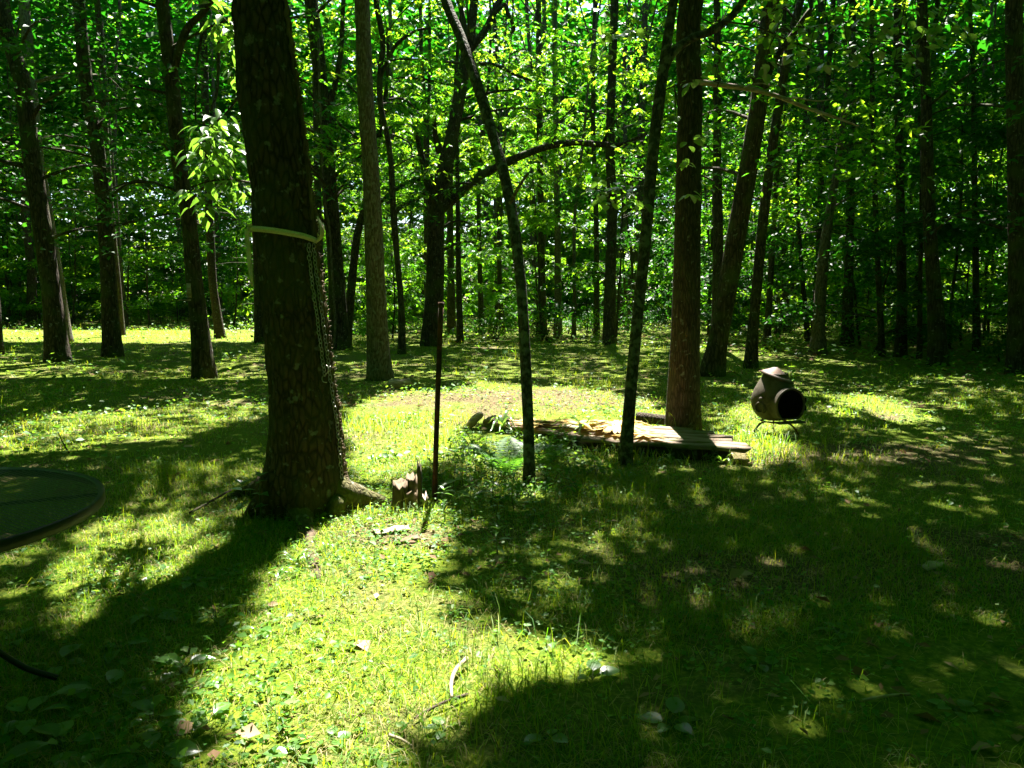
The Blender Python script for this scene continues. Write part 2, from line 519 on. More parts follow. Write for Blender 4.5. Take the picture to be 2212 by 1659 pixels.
STEM = plain('plant_stem', (.07, .10, .03), .6)
TWIG = plain('twig', (.06, .045, .03), .8)
DRYSTICK = plain('pale_stick', (.34, .27, .19), .8)

def ground_material():
    m, nt, b, out = nodes('lawn_soil')
    co = N(nt, 'ShaderNodeTexCoord')
    a = N(nt, 'ShaderNodeTexNoise', i_Scale=.9, i_Detail=9.0, i_Roughness=.62)
    c = N(nt, 'ShaderNodeTexNoise', i_Scale=34.0, i_Detail=6.0, i_Roughness=.7)
    for n in (a, c): nt.links.new(co.outputs['Object'], n.inputs[0])
    soil = ramp(nt, c.outputs[0], [(.3, (.022, .018, .008)), (.52, (.085, .07, .03)), (.7, (.27, .22, .12))])
    moss = ramp(nt, c.outputs[0], [(.3, (.02, .06, .004)), (.56, (.105, .145, .010)), (.76, (.26, .25, .05))])
    f = ramp(nt, a.outputs[0], [(.34, (0,) * 3), (.50, (1,) * 3)])
    mx = N(nt, 'ShaderNodeMix', data_type='RGBA')
    spots = None
    for x, y, rx, ry in ((0.0, 10.9, 2.3, 1.1), (*on_ground(1830, 985)[:2], 1.3, .6), (*on_ground(850, 1160)[:2], .35, .3), (*on_ground(1700, 1250)[:2], .9, .45), (*on_ground(2050, 1200)[:2], .8, .5)):
        mp = N(nt, 'ShaderNodeMapping')                       # worn bare spots in the lawn
        mp.inputs['Location'].default_value = (-x / rx, -y / ry, 0)
        mp.inputs['Scale'].default_value = (1 / rx, 1 / ry, 0)
        nt.links.new(co.outputs['Object'], mp.inputs[0])
        ln = N(nt, 'ShaderNodeVectorMath', operation='LENGTH')
        nt.links.new(mp.outputs[0], ln.inputs[0])
        sm = N(nt, 'ShaderNodeMapRange')
        sm.inputs[1].default_value, sm.inputs[2].default_value, sm.inputs[3].default_value, sm.inputs[4].default_value = .3, 1.2, .3, 0
        nt.links.new(ln.outputs['Value'], sm.inputs[0])
        if spots is None: spots = sm.outputs[0]
        else:
            ad = N(nt, 'ShaderNodeMath', operation='MAXIMUM')
            nt.links.new(spots, ad.inputs[0])
            nt.links.new(sm.outputs[0], ad.inputs[1])
            spots = ad.outputs[0]
    sb = N(nt, 'ShaderNodeMath', operation='SUBTRACT')
    nt.links.new(a.outputs[0], sb.inputs[0])
    nt.links.new(spots, sb.inputs[1])
    f = ramp(nt, sb.outputs[0], [(.34, (0,) * 3), (.50, (1,) * 3)])
    nt.links.new(f, mx.inputs[0])
    nt.links.new(soil, mx.inputs[6])
    nt.links.new(moss, mx.inputs[7])
    nt.links.new(mx.outputs[2], b.inputs['Base Color'])
    b.inputs['Roughness'].default_value = .95
    b.inputs['Specular IOR Level'].default_value = .1
    bp = N(nt, 'ShaderNodeBump', i_Strength=.8, i_Distance=.02)
    nt.links.new(c.outputs[0], bp.inputs['Height'])
    nt.links.new(bp.outputs[0], b.inputs['Normal'])
    return m

# ------------------------------------------------------------------ ground
def build_ground():
    xs = np.r_[-400, -200, -110, np.arange(-70, -14, 2), np.arange(-14, 14, .25), np.arange(14, 71, 2), 110, 200, 400]
    ys = np.r_[-300, -120, -50, -20, np.arange(-8, 0, 1), np.arange(0, 16, .2), np.arange(16, 90, 2), 130, 220, 500]
    X, Y = np.meshgrid(xs, ys)
    P = np.c_[X.ravel(), Y.ravel()]
    V = np.c_[P, ground_z(P)]
    nx = len(xs)
    i, j = np.meshgrid(np.arange(len(ys) - 1), np.arange(nx - 1), indexing='ij')
    a = (i * nx + j).ravel()
    o = bpy.data.objects.new('ground', mesh('ground', V, np.c_[a, a + 1, a + nx + 1, a + nx], ground_material(), smooth=True))
    C.objects.link(o)
    tag(o, 'mossy lawn soil running back under the trees', 'ground', kind='structure')
build_ground()

# ------------------------------------------------------------------ leaves in numbers
T4 = np.array([[0, 0, 0], [.45, .5, .13], [1, 0, -.10], [.45, -.5, .13]])
F4 = np.array([[0, 3, 2], [0, 2, 1]])
def leaves(P, D, Nn, L, W, rnd):
    """two folded triangles per leaf"""
    D = norm(D)
    B = norm(np.cross(Nn, D))
    Z = np.cross(D, B)
    V = (P[:, None] + D[:, None] * (T4[None, :, 0, None] * L[:, None, None])
         + B[:, None] * (T4[None, :, 1, None] * W[:, None, None]) + Z[:, None] * (T4[None, :, 2, None] * W[:, None, None]))
    F = (np.arange(len(P))[:, None, None] * 4 + F4[None]).reshape(-1, 3)
    return V.reshape(-1, 3), F, np.repeat(rnd, 2)
def rand_dir(n, up=.0, spread=1.0):
    a = rng.random(n) * 2 * PI
    return norm(np.c_[np.cos(a), np.sin(a), up + rng.normal(0, spread, n)])
def loose(P, size, rnd=None, flat=.35):
    n = len(P)
    L = size * rng.uniform(.7, 1.3, n)
    return leaves(P, rand_dir(n, -.2, .35), norm(np.c_[rng.normal(0, flat, (n, 2)), np.ones(n)]), L, L * rng.uniform(.45, .65, n), rng.random(n) if rnd is None else rnd)
def sprays(Cn, rad, m, size, kind='flat', tone=None):
    """flat layered sprays of leaves round the centres Cn; returns leaf arrays"""
    n = len(Cn)
    tone = rng.random(n) if tone is None else tone
    rad = np.broadcast_to(rad, (n,)).astype(float)
    if kind == 'flat':
        a = rng.random((n, m)) * 2 * PI
        r = np.sqrt(rng.random((n, m))) * rad[:, None]
        tilt = rng.normal(0, .25, (n, 1, 2))
        off = np.stack([r * np.cos(a), r * np.sin(a)], -1)
        z = (off * tilt).sum(-1) - .25 * r ** 2 / np.maximum(rad[:, None], .1) + rng.normal(0, .07, (n, m)) * rad[:, None] * 1.3
        P = Cn[:, None] + np.concatenate([off, z[..., None]], -1)
        P = P.reshape(-1, 3)
        k = len(P)
        out = np.stack([np.cos(a), np.sin(a), np.full_like(a, -.35)], -1).reshape(-1, 3) + rng.normal(0, .45, (k, 3))
        L = size * rng.uniform(.7, 1.3, k)
        nr = norm(np.c_[rng.normal(0, .38, (k, 2)), np.ones(k)])
        return P, out, nr, L, L * rng.uniform(.55, .8, k), np.clip(np.repeat(tone, m) * .75 + rng.random(k) * .25, 0, 1)
    # 'frond': arching compound leaves, m leaflets in all
    nf = 3
    ml = max(m // nf // 2, 3)
    a0 = rng.random((n, nf)) * 2 * PI
    t = np.linspace(.2, 1, ml)
    Ld = rad[:, None] * rng.uniform(.8, 1.2, (n, nf))
    dirs = np.stack([np.cos(a0), np.sin(a0)], -1)
    up = rng.uniform(.0, .35, (n, nf))
    h = (up[..., None] * t - .55 * t ** 2) * Ld[..., None]
    ax = dirs[:, :, None, :] * (Ld[..., None] * t)[..., None]
    P = Cn[:, None, None] + np.concatenate([ax, h[..., None]], -1)
    slope = (up[..., None] - 1.1 * t)
    T = np.concatenate([np.broadcast_to(dirs[:, :, None, :], ax.shape), slope[..., None]], -1)
    side = np.stack([-dirs[..., 1], dirs[..., 0], np.zeros_like(a0)], -1)[:, :, None, :]
    Ps, Ds = [], []
    for s in (-1, 1):
        Ps.append(P)
        Ds.append(side * s + T * .45 + np.array([0, 0, -.25]))
    P = np.stack(Ps, 3).reshape(-1, 3)
    D = np.stack(Ds, 3).reshape(-1, 3)
    k = len(P)
    D = D + rng.normal(0, .12, D.shape)
    L = size * rng.uniform(.8, 1.2, k)
    nr = norm(np.c_[rng.normal(0, .2, (k, 2)), np.ones(k)])
    return P, D, nr, L, L * .44, np.clip(np.repeat(tone, k // n) * .65 + rng.random(k) * .35, 0, 1)
def foliage(name, parent, Cn, rad, m, size, kind, mat, tone=None, gaps=1.0):
    if len(Cn) == 0: return None
    P, D, nr, L, W, r = sprays(Cn, rad, m, size, kind, tone)
    k = P[:, 2] > .03
    if gaps: k &= keep_gaps(P, gaps)
    if not k.any(): return None
    V, F, R = leaves(P[k], D[k], nr[k], L[k], W[k], r[k])
    return part(name, parent, V, F, mat, R)

# ------------------------------------------------------------------ the traced trees
TREES = []   # dict: root, top point, trunk polyline
def px_line(pts, y, dy=0.0):
    """pixels (u, v, width) to points and radii in the plane at distance y, drifting by dy towards the end"""
    n = len(pts)
    P, R = [], []
    for i, (u, v, w) in enumerate(pts):
        p = on_depth(u, v, y + dy * i / max(n - 1, 1))
        P.append(p)
        R.append(w / 2 / FPX * (p[1] * CP - (p[2] - CAM_H) * SP))
    return np.array(P), np.array(R)
def tree(name, label, pts, bark=BARK, limbs=(), top=None, group=None, dist=None, seg=14, fol=None, flare=1.25, wob=.09, dy=0.0):
    u0, v0, w0 = pts[0]
    y = dist or on_ground(u0, v0)[1]
    P, R = px_line(pts, y, dy)
    base = P[0].copy()
    base[2] = gz(base[0], base[1])
    P[0] = base
    d = norm(P[-1] - P[-2])
    top = top or rng.uniform(13, 17)
    k = 5 if P[-1][2] < top - 1 else 0
    ext, rad, p, r = [], [], P[-1], R[-1]
    for i in range(k):
        d = norm(d * .7 + A(rng.normal(0, .06), rng.normal(0, .06), .3))
        p = p + d * (top - P[-1][2]) / k
        ext.append(p)
        rad.append(r * (1 - .13 * (i + 1)))
    below = base - A(0, 0, .15)
    P = np.concatenate([[below], P] + ([ext] if k else []))
    R = np.r_[R[0] * (flare + .1), R[0] * flare, R[1:], rad]
    n = int(max(14, min(60, (P[-1][2]) / .3)))
    S = spline(np.c_[P, R], n)
    S[:, 3] = np.maximum(S[:, 3], .008)
    zb = np.clip((S[:, 2] - base[2]) / (R[2] * 3.5), 0, 1)
    S[:, 3] *= 1 + (flare - 1) * .5 * (1 - zb) ** 2
    root = empty(name, base, label, 'tree', group)
    prt = [tube(S[:, :3], S[:, 3], seg, True, wob, len(TREES) + 1)]
    tips = []
    for lb in limbs:
        lp, lr = px_line(lb, y, rng.uniform(-.5, .5))
        Sl = spline(np.c_[lp, lr], max(10, len(lp) * 5))
        prt.append(tube(Sl[:, :3], np.maximum(Sl[:, 3], .006), 9, True, .12, 5))
        tips.append(Sl[-1, :3])
    T = dict(root=root, base=base, top=P[-1], line=S, parts=prt, bark=bark, leaf=[], tips=tips)
    TREES.append(T)
    if fol:
        for (ns, zlo, zhi, Rm, kind, mat, rad_, m, size) in fol:
            a = rng.random(ns) * 2 * PI
            z = rng.uniform(zlo, zhi, ns)
            rr = Rm * np.sqrt(rng.uniform(.08, 1, ns))
            i = np.clip(np.searchsorted(S[:, 2], z), 0, n - 1)
            Cn = S[i, :3] + np.c_[rr * np.cos(a), rr * np.sin(a), np.zeros(ns)]
            Cn[:, 2] = z - .12 * rr
            foliage('crown', root, Cn, rad_, m, size, kind, mat)
            for q in rng.choice(ns, min(7, ns), replace=False):
                j = max(i[q] - 2, 0)
                a0 = S[j, :3]
                mid = (a0 + Cn[q]) / 2 + A(0, 0, .25)
                prt.append(tube(spline(np.array([a0, mid, Cn[q]]), 7), np.linspace(max(.018, S[j, 3] * .25), .007, 7), 6, False, 0))
    return T

def build_big_tree():
    """the thick dark trunk in the foreground: edges traced row by row, furrowed bark as geometry"""
    rows = [(1090,567,745),(1050,560,744),(1000,574,739),(950,580,734),(880,581,726),(800,579,714),(700,568,703),(600,557,690),(500,548,679),(400,540,667),(300,527,655),(200,516,641),(100,512,627),(0,508,613),(-150,503,594)]
    yb = on_ground(655, 1105)[1]
    P, R = [], []
    for v, l, r in rows:
        p, rr = px_line([((l + r) / 2, v, r - l)], yb)
        P.append(p[0])
        R.append(rr[0])
    P, R = np.array(P), np.array(R)
    P[0, 2] = min(P[0, 2], .05)
    P = np.concatenate([[P[0] - A(0, 0, .22)], P, [P[-1] + A(-.1, .1, 1.6), P[-1] + A(-.2, .3, 4.2), P[-1] + A(-.1, .3, 8.2)]])
    R = np.r_[R[0] * 1.06, R, R[-1] * .95, R[-1] * .8, R[-1] * .4]
    S = spline(np.c_[P, R], 230)
    seg = 110
    th = np.arange(seg) / seg * 2 * PI
    V = []
    for p in S:
        z = p[2]
        fl = math.exp(-max(z - .02, 0) / .20)
        lob = 1 + .20 * fl * (np.cos(3 * th + 1.2) * .6 + np.cos(5 * th + .4) * .6)
        q = np.c_[np.cos(th) * .5, np.sin(th) * .5, np.full(seg, z * .45)]
        fur = (np.abs(fbm(q, 9, 41, 3) - .5) * 2)
        flake = vnoise(np.c_[np.cos(th), np.sin(th), np.full(seg, z * 1.3)], 16, 43)
        r = p[3] * lob + .030 * (fur - .35) + .014 * (flake - .5) + .03 * (fbm(q, 2.2, 44, 2) - .5)
        V.append(np.c_[p[0] + r * np.cos(th), p[1] + r * np.sin(th), np.full(seg, z)])
    V = np.concatenate(V)
    n = len(S)
    i, j = np.meshgrid(np.arange(n - 1), np.arange(seg), indexing='ij')
    a, b = (i * seg + j).ravel(), (i * seg + (j + 1) % seg).ravel()
    base = A(P[1][0], P[1][1], gz(P[1][0], P[1][1]))
    root = empty('big_tree', base, 'thick dark trunk in the left foreground with a strap tied round it', 'tree')
    part('trunk', root, V, np.c_[a, b, b + seg, a + seg], BARK_BIG, smooth=True)
    def rt(pts, mat=ROOTB, seed=3):
        Q = [np.r_[on_ground(u, v, z), w / 2 / FPX * yb] for u, v, z, w in pts]
        Sr = spline(np.array(Q), 22)
        v, F = tube(Sr[:, :3], Sr[:, 3], 14, True, .28, seed, 9)
        part('root', root, v, F, mat, smooth=True)
    rt([(700,1030,.22,70),(740,1062,.15,62),(775,1072,.08,44),(815,1082,.03,30),(850,1095,-.03,22)])
    rt([(735,1050,.12,44),(728,1085,.10,40),(722,1110,.02,44),(715,1135,-.05,40)], seed=4)
    rt([(640,1085,.10,60),(652,1120,.03,44),(662,1150,.0,34),(670,1182,-.006,25),(680,1222,-.008,20),(690,1262,-.03,14)], ROOTB, 5)
    rt([(600,1040,.2,64),(560,1052,.10,42),(520,1065,.05,26),(485,1085,.0,18),(462,1100,-.04,12)], BARK_BIG, 6)
    rt([(590,1075,.1,60),(560,1100,.05,50),(540,1125,-.04,36)], BARK_BIG, 7)
    T = dict(root=root, base=base, top=P[-1], line=S, parts=[], bark=BARK_BIG, leaf=[], tips=[], big=True)
    TREES.append(T)
    return T
BIG = build_big_tree()

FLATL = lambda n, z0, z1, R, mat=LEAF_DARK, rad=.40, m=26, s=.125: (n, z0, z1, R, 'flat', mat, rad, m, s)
FRON = lambda n, z0, z1, R, mat=LEAF, rad=.5, m=60, s=.125: (n, z0, z1, R, 'frond', mat, rad, m, s)
tree('leaning_tree', 'leaning brown tree nearest the left edge of the lawn', [(125,782,40),(112,640,38),(98,540,37),(70,350,35),(45,170,33),(0,25,31)],
     limbs=[[(60,270,12),(90,225,8),(140,195,5)], [(72,360,14),(20,352,9),(-40,330,7)], [(95,520,8),(150,500,5),(215,485,3)]], fol=[FLATL(110, 2.6, 8.0, 3.4)])
tree('straight_tree', 'paler trunk half hidden behind the leaning brown tree at left', [(141,742,26),(120,580,25),(98,440,24),(80,330,23),(62,120,22),(52,0,20)], BARK_GREY, fol=[FLATL(60, 4, 9, 3)])
tree('edge_tree', 'trunk cut by the left edge of the photo with a sunlit foot', [(-6,768,22),(-14,600,20),(-30,300,19),(-44,0,18)], BARK_RED)
tree('slim_tree', 'second dark trunk from the left, slim with a flared foot', [(244,772,34),(236,640,33),(228,500,31),(212,330,28),(186,180,27),(170,0,25)],
     limbs=[[(205,280,10),(250,240,6),(300,230,4)], [(228,440,7),(270,400,5),(330,392,3)]], fol=[FLATL(130, 2.8, 8.5, 3.6)])
tree('twin_tree', 'thin trunk tucked close behind the slim dark trunk at left', [(260,728,17),(252,600,15),(236,420,14),(222,200,13),(210,0,12)], fol=[FLATL(50, 4, 9, 2.6)])
T3 = tree('forked_tree', 'dark forked tree left of the thick strapped trunk', [(441,815,40),(430,700,37),(418,590,33),(408,470,30),(392,390,30),(380,280,29),(372,180,30),(350,0,27)],
     limbs=[[(372,165,20),(400,70,16),(440,25,13),(480,-30,12)], [(470,20,7),(472,120,8),(468,200,6),(455,240,4)], [(440,60,6),(425,140,5),(422,260,3)], [(376,205,8),(330,195,6),(280,185,3)], [(405,440,7),(450,400,5),(520,398,4)]],
     fol=[FLATL(90, 2.9, 7.0, 2.7)])
tree('pale_tree', 'slender leaning trunk at the back of the lawn behind the forked tree', [(476,732,19),(466,660,18),(458,585,17),(450,400,16),(440,100,15)], BARK_RED, fol=[FLATL(60, 4, 10, 3)])
tree('hidden_tree', 'dark trunk mostly hidden behind the thick strapped trunk', [(566,742,26),(560,600,24),(550,300,22),(545,0,20)])
tree('vine_tree', 'dark crooked tree right of the thick trunk with a pale vine', [(735,757,38),(728,640,36),(722,540,34),(706,330,32),(692,180,30),(684,90,31),(670,-10,29)],
     limbs=[[(706,235,18),(722,190,13),(735,120,11),(742,0,10)], [(718,385,8),(745,360,6),(790,330,5)], [(712,250,7),(735,270,6),(775,300,4)], [(695,150,6),(730,165,5),(775,205,4)]], fol=[FRON(90, 4.5, 9.5, 3.6), FLATL(40, 3.5, 6, 2.6)])
tree('slim_tree', 'straight dark trunk close behind the crooked tree with a vine', [(694,700,17),(688,500,17),(684,250,16),(680,0,15)], dist=26, fol=[FLATL(40, 5, 11, 2.6, LEAF)])
tree('grey_tree', 'straight grey barked trunk in the middle of the lawn with a reddish lower half', [(821,818,54),(816,740,49),(812,620,43),(806,480,39),(799,350,36),(789,200,35),(782,0,32)], BARK_GREY, flare=1.12)
tree('wavy_tree', 'thin wavy dark trunk just right of the grey barked trunk', [(868,766,15),(867,660,14),(858,560,13),(851,470,14),(846,380,13),(838,300,12),(822,230,13),(821,150,12),(828,90,12),(812,0,12)],
     limbs=[[(821,170,9),(838,130,8),(858,95,8),(895,68,6),(930,60,4)], [(840,215,6),(875,215,5),(905,245,3)], [(848,290,4),(885,310,4),(890,340,3)]], fol=[FRON(70, 4.5, 10, 3.2)])
tree('leaning_tree', 'slanting trunk leaning behind the grey barked trunk', [(745,600,18),(770,520,17),(790,440,16)][::1], dist=23, top=9, fol=[FLATL(30, 4, 9, 2)])
tree('old_tree', 'old twisted tree in the centre with a long limb arching right', [(930,748,44),(938,640,40),(941,540,38),(945,440,36),(962,360,34),(978,290,28),(992,210,27),(1008,120,24),(1018,60,20),(1026,-20,18)],
     limbs=[[(950,455,22),(985,425,20),(1030,385,18),(1080,358,17),(1130,335,16),(1185,316,15),(1240,308,14),(1300,312,13),(1340,312,9),(1400,288,6),(1460,270,4)],
            [(938,450,20),(924,395,17),(912,345,14),(904,310,12),(900,285,9)], [(930,410,12),(900,430,8),(862,450,10),(850,470,6)],
            [(950,330,18),(940,290,12),(938,250,8)], [(935,380,10),(880,395,9),(835,425,8),(800,460,6)],
            [(1012,110,18),(1045,70,15),(1068,25,14),(1090,-20,12)], [(1066,30,10),(1090,10,9),(1098,30,9),(1110,60,8),(1105,72,5)], [(1015,145,9),(1040,138,9),(1075,142,8),(1110,160,7),(1150,175,5)],
            [(1300,312,7),(1330,260,5),(1380,220,3)], [(1010,110,12),(1000,40,11),(985,-20,10)], [(1190,318,4),(1205,270,4),(1240,230,3)]],
     fol=[FRON(190, 5.0, 10.5, 4.6), FLATL(30, 3.0, 5, 2.6, LEAF)], flare=1.05)
SAPL = tree('sapling', 'thin leaning sapling in front of the wooden platform', [(1143,1052,25),(1142,960,24),(1139,860,24),(1133,740,24),(1126,620,23),(1115,520,23),(1101,430,23),(1084,355,23),(1064,290,22),(1042,215,24),(1020,150,23),(1000,90,22),(975,35,22),(955,-20,21)],
     BARK_LICHEN, limbs=[[(1102,438,8),(1120,405,7),(1140,375,5)]], top=8, flare=1.15, dy=1.8)
SAPR = tree('sapling', 'slim sapling forking near the top in front of the thick brown trunk', [(1350,1003,29),(1358,900,27),(1366,800,26),(1380,660,25),(1394,520,25),(1404,400,25),(1416,280,24),(1426,200,25),(1440,100,22),(1455,0,20)],
     BARK_LICHEN, limbs=[[(1432,160,18),(1452,115,19),(1490,85,18),(1540,65,17),(1580,35,16),(1620,-20,15)], [(1406,390,6),(1380,385,4),(1330,380,3),(1300,395,2)]], top=9.5, flare=1.15)
BROWN = tree('brown_tree', 'thick straight reddish brown trunk at the back of the platform', [(1476,940,84),(1475,880,74),(1477,820,68),(1481,700,62),(1484,560,58),(1487,400,54),(1491,200,53),(1493,0,51)], BARK_RED, flare=1.0, seg=28, wob=.05)
tree('dark_leaning_tree', 'dark trunk leaning right behind the clay chiminea', [(1537,812,44),(1552,730,42),(1572,620,42),(1592,500,41),(1612,390,40),(1630,280,38),(1642,200,37),(1652,100,35),(1668,-10,34)],
     limbs=[[(1652,175,14),(1680,120,13),(1715,70,11),(1750,20,9)]], fol=[FLATL(110, 3.6, 7.2, 3.0, LEAF)])
tree('double_tree', 'narrow trunk just right of the dark leaning tree', [(1621,795,25),(1628,700,23),(1637,600,22),(1648,480,22),(1663,360,20),(1680,240,19),(1705,100,18),(1730,0,16)], fol=[FLATL(70, 3.4, 7.5, 2.8, LEAF)])
tree('slim_tree', 'thin upright trunk between the thick brown trunk and the leaning tree', [(1548,770,24),(1550,650,24),(1551,520,22),(1549,300,18),(1548,0,15)], dist=21, fol=[FLATL(30, 5, 9, 2.4, LEAF)])
tree('broken_tree', 'grey broken trunk with split bark right of the chiminea', [(1767,770,30),(1769,690,26),(1775,600,24),(1783,520,22),(1792,460,18)], BARK_GREY, top=7.5, fol=[FLATL(80, 3.3, 6.5, 2.6, LEAF)])
for (lab, cat_pts) in [
 ('dark trunk behind and right of the grey broken trunk', [(1830,748,22),(1833,600,20),(1838,400,18),(1842,0,15)]),
 ('thin stick-like trunk left of the grey broken trunk', [(1745,742,11),(1738,650,10),(1730,560,9),(1722,400,8)]),
 ('wide dark trunk set back between the leaning pair and the broken trunk', [(1692,716,26),(1690,600,25),(1688,400,22),(1690,0,18)]),
 ('thin bent trunk on the right between two wider dark ones', [(1905,772,13),(1900,650,12),(1893,500,11),(1885,250,10)]),
 ('dark trunk left of the tall straight one near the right edge', [(1945,772,22),(1948,650,20),(1945,450,18),(1938,0,15)]),
 ('tall dark straight trunk near the right edge of the lawn', [(2026,792,34),(2020,660,31),(2010,520,27),(2003,360,25),(2000,180,22),(1992,0,20)]),
 ('very slim trunk beside the tall straight one near the right edge', [(1986,775,10),(1988,600,9),(1990,300,8)]),
 ('wide dark trunk at the right edge of the photo', [(2204,808,44),(2200,600,40),(2196,350,36),(2190,0,32)]),
 ('slim dark trunk inside the shade near the right edge', [(2110,760,14),(2108,600,13),(2104,300,11)]),
 ]:
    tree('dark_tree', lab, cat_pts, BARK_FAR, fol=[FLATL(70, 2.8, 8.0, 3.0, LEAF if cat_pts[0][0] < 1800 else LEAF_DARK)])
for (lab, pts) in [
 ('upright trunk in the middle distance right of the leaning sapling', [(1172,722,16),(1170,560,15),(1166,300,14),(1163,0,12)]),
 ('pale upright trunk behind the right half of the arching limb', [(1205,724,16),(1205,560,14),(1201,280,13),(1198,0,11)]),
 ('stout dark trunk in the distance under the end of the arching limb', [(1316,745,25),(1318,600,24),(1322,450,22),(1318,300,20),(1328,0,17)]),
 ('thin dark trunk just left of the leaning sapling', [(1085,722,11),(1078,560,10),(1076,300,8)]),
 ('thin trunk standing right of the old twisted tree', [(994,742,12),(990,560,11),(988,360,9),(984,200,8)]),
 ('dark trunk behind the old twisted tree', [(976,722,18),(974,600,16),(972,400,13)]),
 ('thin dark trunk midway between the old tree and the sapling', [(1041,722,12),(1037,600,11),(1034,400,9)]),
 ('short dark trunk low in the distance beside the pale upright one', [(1239,730,10),(1240,690,9),(1241,640,8)]),
 ]:
    tree('upright_tree', lab, pts, BARK_FAR if 'pale' not in lab else BARK_GREY, fol=[FRON(46, 5.5, 11, 2.6)])

# ------------------------------------------------------------------ the forest behind
EDGE_U = [-500, 0, 300, 560, 900, 1100, 1450, 1600, 1750, 2000, 2212, 2800]
EDGE_D = [34, 33, 35, 30, 24, 23, 23, 19, 17, 15, 13.5, 11]
def edge_d(x, y):
    u = 1106 + FPX * np.asarray(x) / np.maximum(np.asarray(y), .5)
    return np.interp(u, EDGE_U, EDGE_D)
def where(x, y):
    u = 1106 + FPX * x / y
    for lim, t in ((230, 'left of the slim dark trunk'), (560, 'behind the forked tree'), (830, 'behind the crooked vine tree'), (1000, 'behind the old twisted tree'), (1200, 'right of the old twisted tree'),
                   (1380, 'under the end of the arching limb'), (1640, 'behind the thick brown trunk'), (1850, 'around the grey broken trunk'), (2010, 'left of the tall straight right trunk'), (2120, 'right of the tall straight trunk'), (9999, 'at the right picture edge')):
        if u < lim: return t
def scatter_forest(n, y0, y1, gap, spread=.85):
    out = []
    tries = 0
    while len(out) < n and tries < 60000:
        tries += 1
        y = math.sqrt(random.uniform(y0 ** 2, y1 ** 2))
        x = random.uniform(-spread * y - 3, spread * y + 3)
        if y < edge_d(x, y) + 1.0: continue
        if any((x - a) ** 2 + (y - b) ** 2 < gap ** 2 for a, b in out): continue
        out.append((x, y))
    return out
for (x, y) in scatter_forest(115, 14, 80, 2.4):
    r = random.choice([.06, .07, .08, .10, .12, .16, .2]) * random.uniform(.8, 1.2)
    h = random.uniform(12, 17) + 30 * r
    b = A(x, y, gz(x, y))
    lean = rng.normal(0, .035, 2)
    k = 9
    t = np.linspace(0, 1, k)
    wig = np.cumsum(rng.normal(0, .05, (k, 2)), 0) * (r / .1)
    P = np.c_[x + lean[0] * h * t + wig[:, 0], y + lean[1] * h * t + wig[:, 1], b[2] - .1 + h * t]
    R = r * (1 - .55 * t)
    R[0] *= 1.25
    S = spline(np.c_[P, R], 16)
    root = empty('forest_tree', b, 'slender dark trunk %s, %s' % ('in the front rows' if y < 40 else 'far back in the wood', where(x, y)), 'tree', 'trees deep in the wood behind the lawn')
    TREES.append(dict(root=root, base=b, top=P[-1], line=S, parts=[tube(S[:, :3], S[:, 3], 8, False, .1, len(TREES))], bark=BARK_FAR, leaf=[], tips=[], forest=True))

def understory(n, y0, y1, m_spr, msize, leaf, rad, h0, h1, R0, R1):
    for (x, y) in scatter_forest(n, y0, y1, 1.3):
        u = 1106 + FPX * x / y
        h = random.uniform(h0, h1)
        kind = 'frond' if (600 < u < 1500 and random.random() < .55) else 'flat'
        if u > 1750 or u < 500: h *= .85
        b = A(x, y, gz(x, y))
        R = random.uniform(R0, R1)
        ns = int(m_spr * random.uniform(.7, 1.3))
        nb = max(6, int(1.3 * h))
        bz = h * (.10 + .90 * (np.arange(nb) + rng.random(nb) * .8) / nb)
        ba = rng.random() * 6 + np.arange(nb) * 2.4 + rng.normal(0, .3, nb)
        bl = R * np.sqrt(np.clip(1 - (np.abs(bz / h - .45) / .62) ** 2, .08, 1)) * rng.uniform(.7, 1.25, nb)
        q = rng.integers(0, nb, ns)
        t_ = np.sqrt(rng.uniform(.04, 1, ns))
        a = ba[q] + rng.normal(0, .30, ns)
        rr = bl[q] * t_
        z = bz[q] + .22 * rr - .16 * rr ** 2 / np.maximum(bl[q], .3) * 2 + rng.normal(0, .10, ns)
        z = np.clip(z, .12 * h, 1.05 * h)
        lean = rng.normal(0, .06, 2)
        Cn = np.c_[x + lean[0] * z + rr * np.cos(a), y + lean[1] * z + rr * np.sin(a), b[2] + z]
        root = empty('understory_tree', b, 'young %s tree %s, %s' % ('feathery leaved' if kind == 'frond' else 'broad leaved', 'at the very front' if y < 26 else 'near the front' if y < 42 else 'far back', where(x, y)), 'tree', 'young leafy trees under the wood')
        t = np.linspace(0, 1, 8)
        r0 = .02 + .004 * h
        P = np.c_[x + lean[0] * h * t, y + lean[1] * h * t, b[2] - .05 + h * t] + np.c_[rng.normal(0, .05, (8, 2)), np.zeros(8)]
        pr = [tube(spline(P, 12), np.linspace(r0, .008, 12), 6, False)]
        for w_ in range(0, ns, 7):
            c_ = Cn[w_]
            hz = max(bz[q[w_]] - .1 * rr[w_], .1)
            a0 = A(x + lean[0] * hz, y + lean[1] * hz, b[2] + hz)
            pr.append(tube(spline(np.array([a0, (a0 + c_) / 2 + A(0, 0, .12), c_]), 4), np.linspace(.016, .006, 4), 4, False))
        V, F = join(pr)
        part('trunk', root, V, F, BARK_FAR, smooth=True)
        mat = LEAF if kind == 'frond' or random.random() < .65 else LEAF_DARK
        mm = msize if kind == 'flat' else int(msize * 1.7)
        sz, tt = random.uniform(.78, 1.3), random.random()
        mm = int(mm / sz ** 1.3)
        foliage('crown', root, Cn, rad * (1 if kind == 'flat' else .8), mm, leaf * sz, kind, mat, tone=np.clip(tt * .55 + rng.random(nb)[q] * .3 + rng.random(ns) * .25 - .05, 0, 1))
